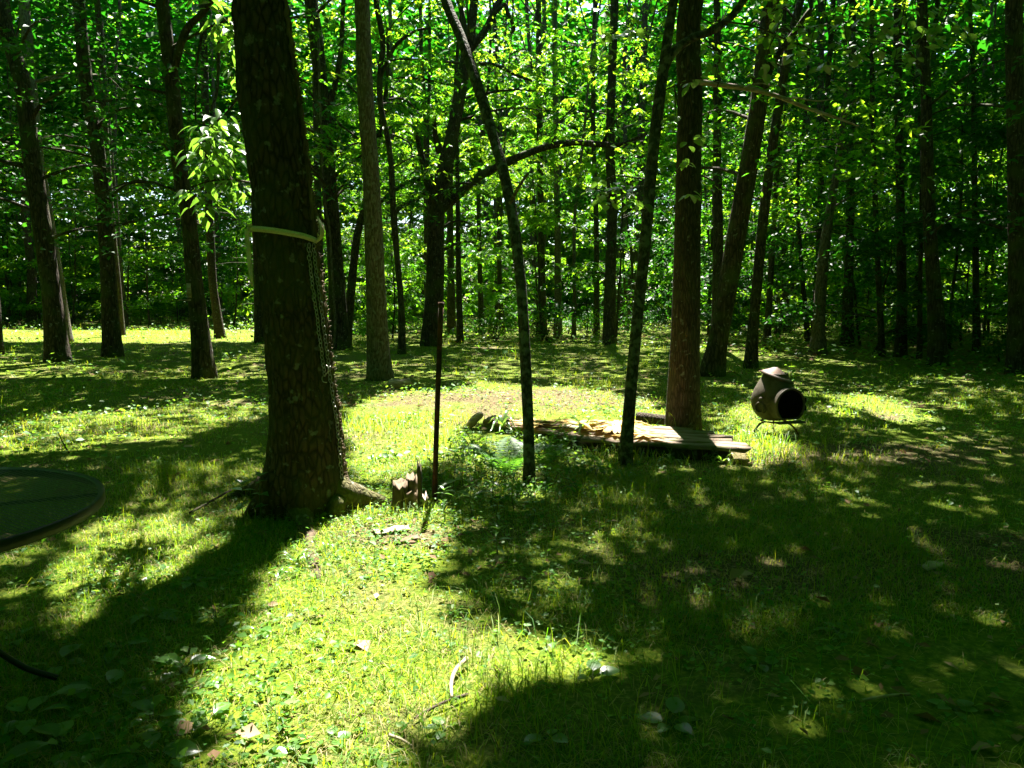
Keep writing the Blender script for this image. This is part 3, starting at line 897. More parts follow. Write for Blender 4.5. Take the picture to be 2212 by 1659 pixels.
understory(105, 14, 42, 118, 25, .14, .40, 3.5, 12.5, 1.6, 3.0)
understory(92, 42, 66, 88, 20, .26, .66, 5, 16, 2.0, 3.6)

def shrubs(n):
    for (x, y) in scatter_forest(n, 12, 44, .9):
        if y > edge_d(x, y) + 14: continue
        b = A(x, y, gz(x, y))
        h = random.uniform(.4, 1.7)
        ns = int(10 + 10 * h)
        a, rr = rng.random(ns) * 2 * PI, rng.random(ns) * .55 * h
        Cn = np.c_[x + rr * np.cos(a), y + rr * np.sin(a), b[2] + h * rng.uniform(.25, 1, ns)]
        root = empty('shrub', b, '%s leafy shrub at the wood edge, %s' % ('low' if h < .9 else 'waist high', where(x, y)), 'shrub', 'shrubs along the edge of the wood')
        V, F = join([tube(spline(np.array([b, (b + c) / 2 + A(0, 0, .1), c]), 4), np.linspace(.012, .004, 4), 4, False) for c in Cn[::3]])
        part('stem', root, V, F, TWIG)
        foliage('foliage', root, Cn, .24, 14, .085, 'flat', LEAF if random.random() < .6 else LEAF_DARK)
shrubs(150)

def distant_woods():
    def wall(n, r0, r1, a0, a1, zmax, zp, m, rad, size, thin):
        r = np.sqrt(rng.uniform(r0 ** 2, r1 ** 2, n))
        a = rng.uniform(a0, a1, n)
        Cn = np.c_[r * np.sin(a), r * np.cos(a), zmax * rng.random(n) ** zp]
        k = fbm(Cn * A(.8, .8, 1), .11, 91, 2) > thin
        P, D, nr, L, W, t = sprays(Cn[k], rad, m, size, 'flat')
        return leaves(P, D, nr, L, W, t)
    g = [wall(9400, 60, 104, -.78, .78, 34, 1.4, 28, 1.25, .66, .27),
         wall(1300, 30, 80, .78, 2.0, 30, 1.1, 14, 3.0, 1.9, .2), wall(1300, 30, 80, -2.0, -.78, 30, 1.1, 14, 3.0, 1.9, .2),  # side walls of leaves, unseen, added to keep out sky light
         wall(1700, 22, 48, 2.0, 4.28, 22, 1.1, 14, 2.6, 1.6, .2)]  # rear wall of leaves behind the viewer, added against sky light
    V, F, Rn, o = [], [], [], 0
    for v, f, t in g:
        V.append(v); F.append(f + o); Rn.append(t)
        o += len(v)
    ob = bpy.data.objects.new('distant_woods', mesh('distant_woods', np.concatenate(V), np.concatenate(F), LEAF, np.concatenate(Rn)))
    C.objects.link(ob)
    tag(ob, 'far wall of green leaves beyond the trunks, with added unseen walls around', 'woods', kind='stuff')
distant_woods()

# ------------------------------------------------------------------ canopy overhead: leaves added out of view to shade the lawn, open where lit
def canopy():
    recs = []
    def add(G, zlo, zhi, size):
        Z = rng.uniform(zlo, zhi, len(G))
        vis = np.abs(G[:, 0]) < .9 * np.maximum(G[:, 1], 0) + 2
        Z = np.where(vis, np.maximum(Z, 2.6 + .49 * np.maximum(G[:, 1], 0) + rng.uniform(0, 2.5, len(G))), Z)
        P = np.c_[G + SUN[None, :2] * (Z / SUN[2])[:, None], Z]
        recs.append((P, np.full(len(P), size)))
    def lawn(x0, x1, y0, y1, cell, lai, size, zlo, zhi):
        area = size ** 2 * .56 * .5
        n = int((x1 - x0) * (y1 - y0) * lai / area)
        G = np.c_[rng.uniform(x0, x1, n), rng.uniform(y0, y1, n)]
        clump = .85 + .5 * fbm(G, .5, 51, 2)
        k = rng.random(n) < (1 - lit(G)) * clump
        if y1 > 20:                                           # thinned so the sun reaches the wood's middle edge
            b = G[:, 0] / np.maximum(G[:, 1], 1)
            k &= ~((G[:, 1] > edge_d(G[:, 0], G[:, 1]) - 2) & (b > -.30) & (b < .42) & (rng.random(n) < .85))
            k &= ~((G[:, 1] > 20) & (b > .48) & (rng.random(n) < .6))
        G = G[k]
        add(G, zlo, zhi, size)
    lawn(-5, 6, 1.5, 9, .2, 5.4, .2, 8.5, 12)
    lawn(-9, 10, 9, 17, .2, 4.6, .26, 9, 13)
    lawn(-16, 16, 17, 36, .3, 4.2, .36, 9, 14)
    # beside and behind the viewer: unseen leaves added to block sky light
    lawn(8, 20, 10, 24, 1, 2.0, .45, 8, 14)
    lawn(-30, -16, -14, 36, 1, 1.7, .55, 9, 15)
    lawn(16, 30, -14, 36, 1, 1.7, .55, 9, 15)
    lawn(-16, -9, -14, 17, 1, 2.2, .45, 9, 14)
    lawn(10, 16, -14, 17, 1, 2.2, .45, 9, 14)
    lawn(-9, -5, 1.5, 9, 1, 2.6, .34, 9, 13)
    lawn(6, 10, 1.5, 9, 1, 2.6, .34, 9, 13)
    lawn(-9, 10, -14, 1.5, 1, 3.6, .42, 9, 14)
    lawn(-30, 30, -45, -14, 1, 2.2, .9, 8, 15)
    lawn(-50, -30, -45, 30, 1, 1.8, .95, 8, 15)
    lawn(30, 50, -45, 30, 1, 1.8, .95, 8, 15)
    P = np.concatenate([r[0] for r in recs])
    S = np.concatenate([r[1] for r in recs])
    # the roof of the wood behind, density shaped for the light below it
    n = 150000
    y = np.sqrt(rng.uniform(30 ** 2, 108 ** 2, n))
    x = rng.uniform(-.95, .95, n) * y
    z = 15 + 9 * rng.random(n) ** 1.2
    Q = np.c_[x, y, z]
    bear = x / y
    dens = .06 + .65 * np.clip((y - 44) / 10, 0, 1) + .6 * np.clip((np.abs(bear + .02) - .22) / .2, 0, 1)
    dens *= np.clip(1.6 - 1.5 * np.abs(fbm(Q[:, :2], .16, 61, 2) - .35) * 2, .25, 1.2)
    dens = np.where((bear > .46) & (y < 50), dens * .45, dens)
    k = (rng.random(n) < dens) & keep_gaps(Q)
    Q = Q[k]
    P = np.concatenate([P, Q])
    S = np.r_[S, np.full(len(Q), .88)]
    tops = np.array([t['top'][:2] for t in TREES])
    w = np.array([1.0 if not t.get('forest') else 1.15 for t in TREES])
    own = np.empty(len(P), int)
    for a in range(0, len(P), 20000):
        d = np.linalg.norm(P[a:a + 20000, None, :2] - tops[None], axis=2) * w
        own[a:a + 20000] = d.argmin(1)
    for i, t in enumerate(TREES):
        k = np.where(own == i)[0]
        if len(k) > 3:
            V, F, R = loose(P[k], S[k])
            part('crown', t['root'], V, F, CANOPY, R)  # mostly unseen leaves placed for their shade, hung on the nearest tree
            # limbs reaching into the crown
            Sx = t['line']
            for q in k[rng.permutation(len(k))[:7 if not t.get('forest') else 3]]:
                c = P[q]
                if np.hypot(*(c[:2] - t['top'][:2])) > 7: continue
                pp = a0_ = Sx[int(np.clip(np.searchsorted(Sx[:, 2], c[2] * .7), 2, len(Sx) - 2)), :3]
                if lit(sun_on_ground(pp + (c - pp) * np.linspace(0, 1, 9)[:, None])).max() > .3: continue
                j = int(np.clip(np.searchsorted(Sx[:, 2], c[2] * random.uniform(.6, .8)), 2, len(Sx) - 2))
                a0 = Sx[j, :3]
                mid = (a0 + c) / 2 + A(rng.normal(0, .3), rng.normal(0, .3), .3)
                u, v, ok = project(np.array([a0, mid, c]))
                if (ok & (v > -20) & (u > -50) & (u < 2260)).any() and not t.get('forest'): continue
                t['parts'].append(tube(spline(np.array([a0, mid, c]), 8), np.linspace(Sx[j, 3] * .4, .015, 8), 6, False))
        if t['parts']:
            V, F = join(t['parts'])
            part('limb' if t.get('big') else 'trunk', t['root'], V, F, t['bark'], smooth=True)
canopy()

# ------------------------------------------------------------------ lawn grass, weeds, dead leaves
DECK_A, DECK_B = on_ground(1250, 950, .12), on_ground(1612, 972, .12)     # front edge of the platform
DK = norm(DECK_B[:2] - DECK_A[:2])
DN = A(-DK[1], DK[0])
DECK_L, DECK_W = np.linalg.norm(DECK_B - DECK_A), .95
def deck_mask(P, m=.05):
    q = P[:, :2] - DECK_A[:2]
    s, t = q @ DK, q @ DN
    return (s > -1.3 - m) & (s < DECK_L + m) & (t > -m) & (t < DECK_W + m)
TRUNKS = np.array([[*t['base'][:2], t['line'][3, 3]] for t in TREES[:45]])
def blocked(P):
    r = deck_mask(P, .0)
    for x, y, rr in TRUNKS:
        r |= (P[:, 0] - x) ** 2 + (P[:, 1] - y) ** 2 < (rr * .95) ** 2
    return r
def field(n, d0, d1, half=.78, pw=2):
    y = (rng.uniform(d0 ** pw, d1 ** pw, n)) ** (1 / pw)
    return np.c_[rng.uniform(-half, half, n) * y, y]
SPOTS = [(0.0, 10.9, 2.3, 1.1), (*on_ground(1830, 985)[:2], 1.3, .6), (*on_ground(850, 1160)[:2], .35, .3), (*on_ground(1700, 1250)[:2], .9, .45), (*on_ground(2050, 1200)[:2], .8, .5), (*on_ground(520, 1600)[:2], .3, .2)]
def bare_spot(P):
    r = np.zeros(len(P))
    for x, y, a, b in SPOTS:
        q = ((P[:, 0] - x) / a) ** 2 + ((P[:, 1] - y) / b) ** 2
        r = np.maximum(r, np.clip(1.25 - q, 0, 1))
    return r * np.clip((fbm(P[:, :2], 1.7, 77, 2) - .32) * 5, 0, 1)
def blades(P, H, W, lean, rnd, three=True):
    n = len(P)
    a = rng.random(n) * 2 * PI
    h = np.c_[np.cos(a), np.sin(a), np.zeros(n)]
    s = np.c_[-np.sin(a), np.cos(a), np.zeros(n)] * (W / 2)[:, None]
    B = np.c_[P, ground_z(P) - .005]
    up = A(0, 0, 1)
    M = B + up * (H * .6)[:, None] + h * (H * lean * .35)[:, None]
    T = B + up * (H * np.clip(1 - .35 * lean, .2, 1))[:, None] + h * (H * lean)[:, None]
    if three:
        V = np.stack([B - s, B + s, M + s * .75, M - s * .75, T], 1).reshape(-1, 3)
        o = np.arange(n) * 5
        F = np.stack([np.c_[o, o + 1, o + 2], np.c_[o, o + 2, o + 3], np.c_[o + 3, o + 2, o + 4]], 1).reshape(-1, 3)
        return V, F, np.repeat(rnd, 3)
    V = np.stack([B - s, B + s, T], 1).reshape(-1, 3)
    return V, np.arange(3 * n).reshape(-1, 3), rnd
def grass():
    Vs, Fs, Rs, o = [], [], [], 0
    for n, d0, d1, hh, ww, three in ((200000, 2.1, 6.5, .044, .0034, True), (130000, 6.5, 13, .045, .0068, True), (170000, 13, 40, .075, .016, False)):
        P = field(n, d0, d1)
        thick = fbm(P, 1.1, 71, 3)
        tall = fbm(P, .7, 72, 2)
        bare = fbm(P, .45, 73, 3)
        k = (rng.random(n) < np.clip((thick - .28) * 3.2, .12, 1) * np.clip((bare - .3) * 5, .2, 1)) & ~blocked(P)
        k &= rng.random(n) > bare_spot(P) * .75
        k &= P[:, 1] < edge_d(P[:, 0], P[:, 1]) + rng.normal(0, .8, n)
        P, tall, thick = P[k], tall[k], thick[k]
        m = len(P)
        tuft = np.clip((tall - .55) * 6, 0, 1)
        near_deck = deck_mask(P, .35).astype(float)
        H = hh * rng.gamma(5, .2, m) * (1 + 1.0 * tuft + 1.3 * near_deck)
        W = ww * rng.uniform(.6, 1.4, m)
        dry = rng.random(m)
        rnd = np.where(dry < .15 + .2 * (1 - thick), rng.uniform(.8, 1, m), np.clip(rng.normal(.36, .2, m) + .25 * (fbm(P, .35, 75, 2) - .5), 0, .74))
        H = np.where(rnd > .79, np.minimum(H, hh * 1.25), H)
        lean = np.where(rnd > .79, rng.uniform(.8, 2.2, m), rng.gamma(2.4, .40, m))
        V, F, R = blades(P, H, W, lean, rnd, three)
        Vs.append(V)
        Fs.append(F + o)
        Rs.append(R)
        o += len(V)
    ob = bpy.data.objects.new('grass', mesh('grass', np.concatenate(Vs), np.concatenate(Fs), GRASS, np.concatenate(Rs)))
    C.objects.link(ob)
    tag(ob, 'thin sunlit and shaded grass of the lawn', 'grass', kind='stuff')
grass()

def weeds():
    """clover, ground ivy and seedlings: small leaves held just over the grass"""
    def density(P):
        u, v, ok = project(np.c_[P, np.zeros(len(P))])
        d = .10 + .5 * np.clip((fbm(P, .9, 81, 3) - .5) * 5, 0, 1)
        d += .8 * np.exp(-((u - 480) / 230) ** 2 - ((v - 1560) / 260) ** 2)
        d += 1.3 * np.exp(-((u - 860) / 170) ** 2 - ((v - 1160) / 90) ** 2)
        d += 1.0 * np.exp(-((u - 1130) / 220) ** 2 - ((v - 1080) / 80) ** 2)
        d += .5 * np.exp(-((u - 250) / 200) ** 2 - ((v - 1260) / 70) ** 2)
        return d
    Vs, Fs, Rs, o = [], [], [], 0
    for n, d0, d1, size in ((17000, 2.1, 6.5, .017), (13000, 6.5, 13, .032), (10000, 13, 34, .06)):
        P = field(n, d0, d1)
        k = (rng.random(n) < density(P)) & ~blocked(P) & (P[:, 1] < edge_d(P[:, 0], P[:, 1]) + 1)
        P = P[k]
        m = len(P)
        for c in range(3):                                   # three leaflets a plant
            a = rng.random(m) * 2 * PI
            r = size * rng.uniform(.3, 1.2, m)
            Q = np.c_[P + np.c_[np.cos(a), np.sin(a)] * r[:, None] * .8, ground_z(P) + size * rng.gamma(3, .55, m) + .008]
            L = size * rng.gamma(6, 1 / 5, m)
            V, F, R = leaves(Q, np.c_[np.cos(a), np.sin(a), rng.normal(-.1, .3, m)], norm(np.c_[rng.normal(0, .35, (m, 2)), np.ones(m)]), L, L * rng.uniform(.6, .95, m), rng.random(m))
            Vs.append(V); Fs.append(F + o); Rs.append(R)
            o += len(V)
    # the floor of the wood: seedlings and creepers
    n = 26000
    P = field(n, 10, 48, .85)
    k = (P[:, 1] > edge_d(P[:, 0], P[:, 1]) - .6) & (rng.random(n) < np.clip((fbm(P, .35, 83, 2) - .3) * 3, .1, 1))
    P = P[k]
    m = len(P)
    Q = np.c_[P, ground_z(P) + rng.gamma(2.5, .07, m)]
    V, F, R = loose(Q, np.full(m, .13))
    Vs.append(V); Fs.append(F + o); Rs.append(R)
    ob = bpy.data.objects.new('ground_cover', mesh('ground_cover', np.concatenate(Vs), np.concatenate(Fs), WEED, np.concatenate(Rs)))
    C.objects.link(ob)
    tag(ob, 'clover, ground ivy and seedlings among the grass', 'ground cover', kind='stuff')
weeds()

def litter():
    n = 8000
    P = field(n, 2.1, 16)
    u, v, ok = project(np.c_[P, np.zeros(n)])
    bare = fbm(P, .45, 73, 3)
    d = .10 + np.clip((.5 - bare) * 3, 0, .7) + .7 * np.exp(-((u - 850) / 110) ** 2 - ((v - 1165) / 60) ** 2) + .25 * (u > 1350) * (v > 980)
    d = d + .55 * bare_spot(P)
    k = (rng.random(n) < d) & ~blocked(P)
    P = P[k]
    m = len(P)
    Q = np.c_[P, ground_z(P) + rng.uniform(.006, .03, m)]
    L = rng.gamma(4, .011, m) + .012
    V1, F1, R1 = leaves(Q, rand_dir(m, 0, .25), norm(np.c_[rng.normal(0, .45, (m, 2)), np.ones(m)]), L, L * rng.uniform(.35, .8, m), np.clip(rng.beta(1.6, 2.2, m), 0, 1))
    n = 16000
    P = field(n, 10, 55, .85)
    P = P[P[:, 1] > edge_d(P[:, 0], P[:, 1]) - .5]
    m = len(P)
    V2, F2, R2 = loose(np.c_[P, ground_z(P) + .03], np.full(m, .14))
    ob = bpy.data.objects.new('leaf_litter', mesh('leaf_litter', np.concatenate([V1, V2]), np.concatenate([F1, F2 + len(V1)]), LITTER, np.r_[R1, R2 * .6]))
    C.objects.link(ob)
    tag(ob, 'brown dead leaves and bark scraps lying in the grass', 'dead leaves', kind='stuff')
litter()

# ------------------------------------------------------------------ single leaf shapes, shared by many objects
def leaf_mesh(name, mat, wid, prof, fold=.22, droop=.25, wave=0.0, nst=7):
    t = np.linspace(0, 1, nst)
    w = np.interp(t, np.linspace(0, 1, len(prof)), prof) * wid
    z = -droop * t ** 2 + wave * np.sin(t * 9)
    rows = []
    for i in range(nst):
        for s in (-1, -.5, 0, .5, 1):
            rows.append([t[i], s * w[i], z[i] + fold * abs(s) * w[i] + wave * s * math.sin(t[i] * 11 + 2 * s)])
    a = np.array([i * 5 + j for i in range(nst - 1) for j in range(4)])
    return mesh(name, rows, np.c_[a, a + 5, a + 6, a + 1], mat, smooth=True)
OVATE = [0, .72, 1, .88, .6, .28, .0]
ROUND = [.1, .8, 1, .97, .8, .5, .0]
LANCE = [0, .75, 1, .85, .55, .25, 0]
LM = dict(
    ash=leaf_mesh('pointed_leaf', SINGLE, .21, OVATE, .25, .30),
    bud=leaf_mesh('round_leaf', SINGLE, .36, ROUND, .15, .18),
    broad=leaf_mesh('broad_leaf', SINGLE, .31, [.15, .62, .95, 1, .85, .5, .05], .3, .28, .02),
    lance=leaf_mesh('lance_leaf', SINGLE, .15, LANCE, .3, .38),
    ivy=leaf_mesh('ivy_leaf', SINGLE_DARK, .33, OVATE, .25, .3, .02),
    strap=leaf_mesh('strap_leaf', STRAPLEAF, .028, [.8, 1, 1, .9, .8, .5, .05], .4, .9),
)
def hang_leaf(me, parent, pos, d, size, up=(0, 0, 1), name='leaf'):
    return place(name, me, parent, frame(pos, d, up, size))

# the sunlit bough left of the thick trunk and the leafy twigs of the two saplings
def bough(T, pts_uvy, clusters, me, size, droop=.5, name='branch', rad=.012):
    """a branch through the traced points; around each cluster point a spray of single leaves"""
    Q = np.array([on_depth(u, v, y) for u, v, y in pts_uvy])
    S = spline(Q, len(Q) * 5)
    pr = [tube(S, np.linspace(rad, rad * .35, len(S)), 6, True, .1)]
    twigs = []
    for (u, v, y, n, spread) in clusters:
        c = on_depth(u, v, y)
        j = np.linalg.norm(S - c, axis=1).argmin()
        pr.append(tube(spline(np.array([S[j], (S[j] + c) / 2 + A(0, 0, .03), c]), 5), np.linspace(.005, .0025, 5), 5, False))
        twigs.append((c, n, spread))
    V, F = join(pr)
    b = part(name, T['root'], V, F, T['bark'] if rad > .01 else TWIG, smooth=True)
    for c, n, spread in twigs:
        for i in range(int(n * 1.5)):
            a = random.uniform(0, 2 * PI)
            d = A(math.cos(a), math.sin(a), random.uniform(-droop - .35, -droop + .4))
            p = c + A(math.cos(a), math.sin(a), 0) * spread * random.random() + A(0, 0, rng.normal(0, spread * .35))
            hang_leaf(me, b, p, d, size * random.uniform(.75, 1.25), (rng.normal(0, .3), rng.normal(0, .3) - .15, 1))
    return b
YB = 5.45
bough(BIG, [(560,398,5.1),(500,388,YB),(450,392,YB),(415,405,YB)], [(500,395,YB,7,.10),(455,405,YB,7,.10),(420,415,YB,6,.10),(440,450,YB,8,.12),(520,410,YB,6,.08)], LM['ash'], .105)
bough(BIG, [(535,175,5.2),(500,230,YB),(470,262,YB),(440,285,YB)], [(470,258,YB,8,.11),(445,290,YB,10,.13),(480,300,YB,10,.12),(495,330,YB,7,.10),(430,330,YB,8,.12),(465,345,YB,8,.11),(440,365,YB,6,.1)], LM['ash'], .115)
bough(BIG, [(545,-30,5.2),(520,20,YB),(500,50,YB),(480,75,YB)], [(470,55,YB,8,.1),(505,62,YB,8,.1),(530,42,YB,6,.08),(545,30,YB,5,.06),(500,100,YB,6,.09),(480,15,YB,6,.12),(515,90,YB,4,.08),(440,5,YB,7,.14)], LM['ash'], .115)
bough(BIG, [(540,180,5.2),(515,172,YB),(500,170,YB)], [(505,170,YB,5,.06),(535,178,YB,3,.05),(500,145,YB,4,.07)], LM['ash'], .085, rad=.006)
YR = 6.4
bough(SAPR, [(1404,400,6.55),(1370,415,YR),(1320,420,YR),(1290,425,YR)], [(1330,400,YR,6,.10),(1300,430,YR,6,.10),(1350,430,YR,6,.1),(1290,400,YR,4,.1),(1380,440,YR,4,.09)], LM['bud'], .085, .55, rad=.007)
bough(SAPR, [(1425,200,6.55),(1470,180,YR),(1510,170,YR),(1560,180,YR)], [(1500,175,YR,5,.08),(1485,300,YR,4,.07),(1520,290,YR,3,.06),(1480,350,YR,4,.05),(1495,420,YR,5,.05),(1460,260,YR,4,.1),(1550,140,YR,5,.1)], LM['bud'], .08, .55, rad=.006)
bough(SAPR, [(1560,45,6.5),(1640,60,YR),(1720,95,YR),(1800,110,YR),(1870,100,YR)], [(1660,75,YR,8,.14),(1720,110,YR,8,.14),(1780,130,YR,8,.14),(1840,110,YR,9,.16),(1690,30,YR,7,.14),(1760,60,YR,8,.16),(1820,40,YR,8,.16),(1900,80,YR,8,.16),(1650,140,YR,4,.1),(1800,185,YR,3,.06)], LM['bud'], .085, .45, rad=.008)
bough(SAPR, [(1455,0,6.5),(1400,40,YR),(1340,60,YR),(1300,70,YR)], [(1330,75,YR,6,.13),(1380,50,YR,5,.12),(1300,50,YR,6,.14),(1310,110,YR,4,.1)], LM['bud'], .085, .55, rad=.006)
bough(SAPR, [(1620,-20,6.5),(1900,-30,YR),(2080,10,YR)], [(1950,40,YR,12,.22),(2020,60,YR,12,.22),(1980,110,YR,10,.2),(1900,30,YR,10,.2),(2080,50,YR,9,.2),(1930,150,YR,7,.16)], LM['bud'], .085, .45, rad=.008)
# the dead bare branch on the thick brown trunk
def dead_branch():
    y = on_ground(1476, 940)[1] - .15
    V, F = join([tube(*[spline(np.c_[px_line(p, y, .4)[0], px_line(p, y, .4)[1]], 20)[:, s] for s in (slice(0, 3), 3)], 7, True, .15) for p in (
        [(1512,178,13),(1560,184,12),(1620,192,11),(1680,208,9),(1740,232,8),(1800,252,6),(1855,272,3)],
        [(1690,214,5),(1720,212,4),(1765,218,3),(1800,214,2)], [(1600,190,4),(1640,180,3),(1672,186,2)], [(1760,240,3),(1790,262,2),(1800,290,1)])])
    part('dead_branch', BROWN['root'], V, F, DEADWOOD, smooth=True, label='bare pale dead branch reaching right')
dead_branch()

# ------------------------------------------------------------------ strap and chain on the thick trunk
def surf(z, th, off=0.0):
    S = BIG['line']
    k = np.clip(np.searchsorted(S[:, 2], z), 0, len(S) - 1)
    p = S[k]
    r = p[3] + off
    return A(p[0] + r * math.cos(th), p[1] + r * math.sin(th), z)
def ribbon(P, up, w, t):
    """a flat band through P, its width along up"""
    P, up = np.asarray(P), np.asarray(up)
    T = norm(np.gradient(P, axis=0))
    U = norm(up - T * (up * T).sum(1, keepdims=True))
    Nn = np.cross(T, U)
    w = np.broadcast_to(w, (len(P),))[:, None]
    V = np.stack([P - U * w / 2, P + U * w / 2, P + U * w / 2 + Nn * t, P - U * w / 2 + Nn * t], 1).reshape(-1, 3)
    n = len(P)
    F = []
    for i in range(n - 1):
        for a, b in ((0, 1), (1, 2), (2, 3), (3, 0)):
            F.append([i * 4 + a, i * 4 + b, i * 4 + 4 + b, i * 4 + 4 + a])
    F += [[0, 3, 2, 1], [(n - 1) * 4 + k for k in range(4)]]
    return V, [np.array(F)]
def strap():
    zl = on_depth(560, 490, BIG['base'][1] - .2)[2]
    zr = on_depth(662, 518, BIG['base'][1] - .2)[2]
    root = empty('webbing_strap', surf(zl, -1.8, .02), 'pale canvas strap buckled round the thick dark trunk', 'strap')
    th = np.linspace(PI + .12, 2 * PI - .12, 40)                 # across the front, left to right
    s = (th - th[0]) / (th[-1] - th[0])
    P = np.array([surf(zl - (zl - zr) * q ** 1.7, a, .022) for a, q in zip(th, s)])
    V, F = ribbon(P, np.tile(A(0, 0, 1), (40, 1)), .036, .003)
    part('front_band', root, V, F, STRAP, smooth=False)
    th = np.linspace(-.12, PI + .12, 40)                          # round the back, dipping to the hook
    s = np.abs(np.linspace(0, 1, 40))
    P = np.array([surf(zr + .02 + (.13 if q < .5 else .13 - .0) * min(q * 6, 1) + (zl - zr - .15) * q, a, .024) for a, q in zip(th, s)])
    V, F = ribbon(P, np.tile(A(0, 0, 1), (40, 1)), .036, .003)
    part('back_band', root, V, F, STRAP)
    a = surf(zr, -.25, .03)
    P = spline(np.array([a, a + A(.026, .02, .035), a + A(.030, .03, .09), a + A(.002, .03, .16)]), 12)
    V, F = ribbon(P, np.tile(A(-.3, -.8, .2), (12, 1)), np.r_[np.linspace(.02, .058, 7), np.linspace(.054, .02, 5)], .003)
    part('loop', root, V, F, STRAP)
    a0 = PI + .32
    P = np.array([surf(zl - .01 - t, a0 + t * .25, .028) + A(0, -.006, 0) for t in np.linspace(0, .36, 14)])
    V, F = ribbon(P, np.tile(A(1, -.4, 0), (14, 1)), np.r_[np.full(10, .034), .03, .026, .02, .012], .003)
    part('hanging_end', root, V, F, STRAP)
    c, d = surf(zl - .006, PI + .75, .034), surf(zl - .006, PI + .8, .034)
    M = frame(c, d - c, surf(zl, PI + .77, 1) - c)
    v, f = join([box(0, .024, 0, .056, .007, .008), box(0, -.024, 0, .056, .007, .008), box(.025, 0, 0, .007, .041, .008), box(-.025, 0, 0, .007, .041, .008), box(0, 0, .001, .006, .041, .005)])
    part('buckle', root, np.array([M @ Vector(p) for p in v]), f, STRAP)
    return zr
ZR = strap()
def chain():
    # one oval link, shared
    n, m = 12, 5
    t = np.arange(n) / n * 2 * PI
    c = np.c_[np.cos(t) * .017, np.sin(t) * .0095, np.zeros(n)]
    V, F = [], []
    T = norm(np.c_[-np.sin(t) * .017, np.cos(t) * .0095, np.zeros(n)])
    for i in range(n):
        o = np.cross(T[i], A(0, 0, 1))
        for j in range(m):
            a = j / m * 2 * PI
            V.append(c[i] + (o * math.cos(a) + A(0, 0, 1) * math.sin(a)) * .0034)
    for i in range(n):
        for j in range(m):
            F.append([i * m + j, ((i + 1) % n) * m + j, ((i + 1) % n) * m + (j + 1) % m, i * m + (j + 1) % m])
    me = mesh('link', V, np.array(F), STEEL, smooth=True)
    root = empty('hanging_chain', surf(.12, -.35, .02), 'steel link chain hanging down the right side of the thick trunk', 'chain')
    for th0, z1, off in ((-.52, .95, .016), (-.30, .16, .018)):
        zs = np.arange(ZR - .03, z1, -.0265)
        for k, z in enumerate(zs):
            th = th0 + .05 * math.sin(z * 3) + rng.normal(0, .012)
            p, q = surf(z, th, off + rng.normal(0, .002)), surf(z - .02, th, off)
            out = A(math.cos(th), math.sin(th), 0)
            side = np.cross(out, A(0, 0, 1))
            nn = out * (1 if k % 2 else .25) + side * (.25 if k % 2 else 1)
            place('link', me, root, frame(p, q - p, nn))
    p = surf(.95, -.50, .03)
    S = spline(np.array([p + A(0, 0, .06), p + A(.02, -.01, .03), p, p + A(-.025, -.01, -.02), p + A(-.02, -.01, -.05), p + A(.005, -.01, -.055)]), 16)
    V, F = tube(S, np.full(16, .004), 6)
    part('hook', root, V, F, STEEL, smooth=True)
chain()
# knobbly dead vine that climbs the right side of the thick trunk
def trunk_vine():
    prt = []
    for th0, r in ((.02, .016), (-.12, .012)):
        z = np.linspace(.1, 3.6, 120)
        P = np.array([surf(a, th0 + .05 * math.sin(a * 2.3 + r * 90), .012 + .006 * math.sin(a * 60 + th0 * 50)) for a in z])
        prt.append(tube(P, r * (.75 + .5 * vnoise(np.c_[z, z * 0], 28, 7)), 7, False, .3))
    for z in np.arange(.12, 3.6, .022):
        p = surf(z, random.uniform(-.16, .06), .022)
        prt.append(tube(np.array([p, p + A(random.uniform(.006, .022), random.uniform(-.015, .015), random.uniform(-.012, .018))]), [.006, .003], 4))
    V, F = join(prt)
    part('vine', BIG['root'], V, F, ROTWOOD, smooth=True, label='knobbly dead vine along the right side')
trunk_vine()

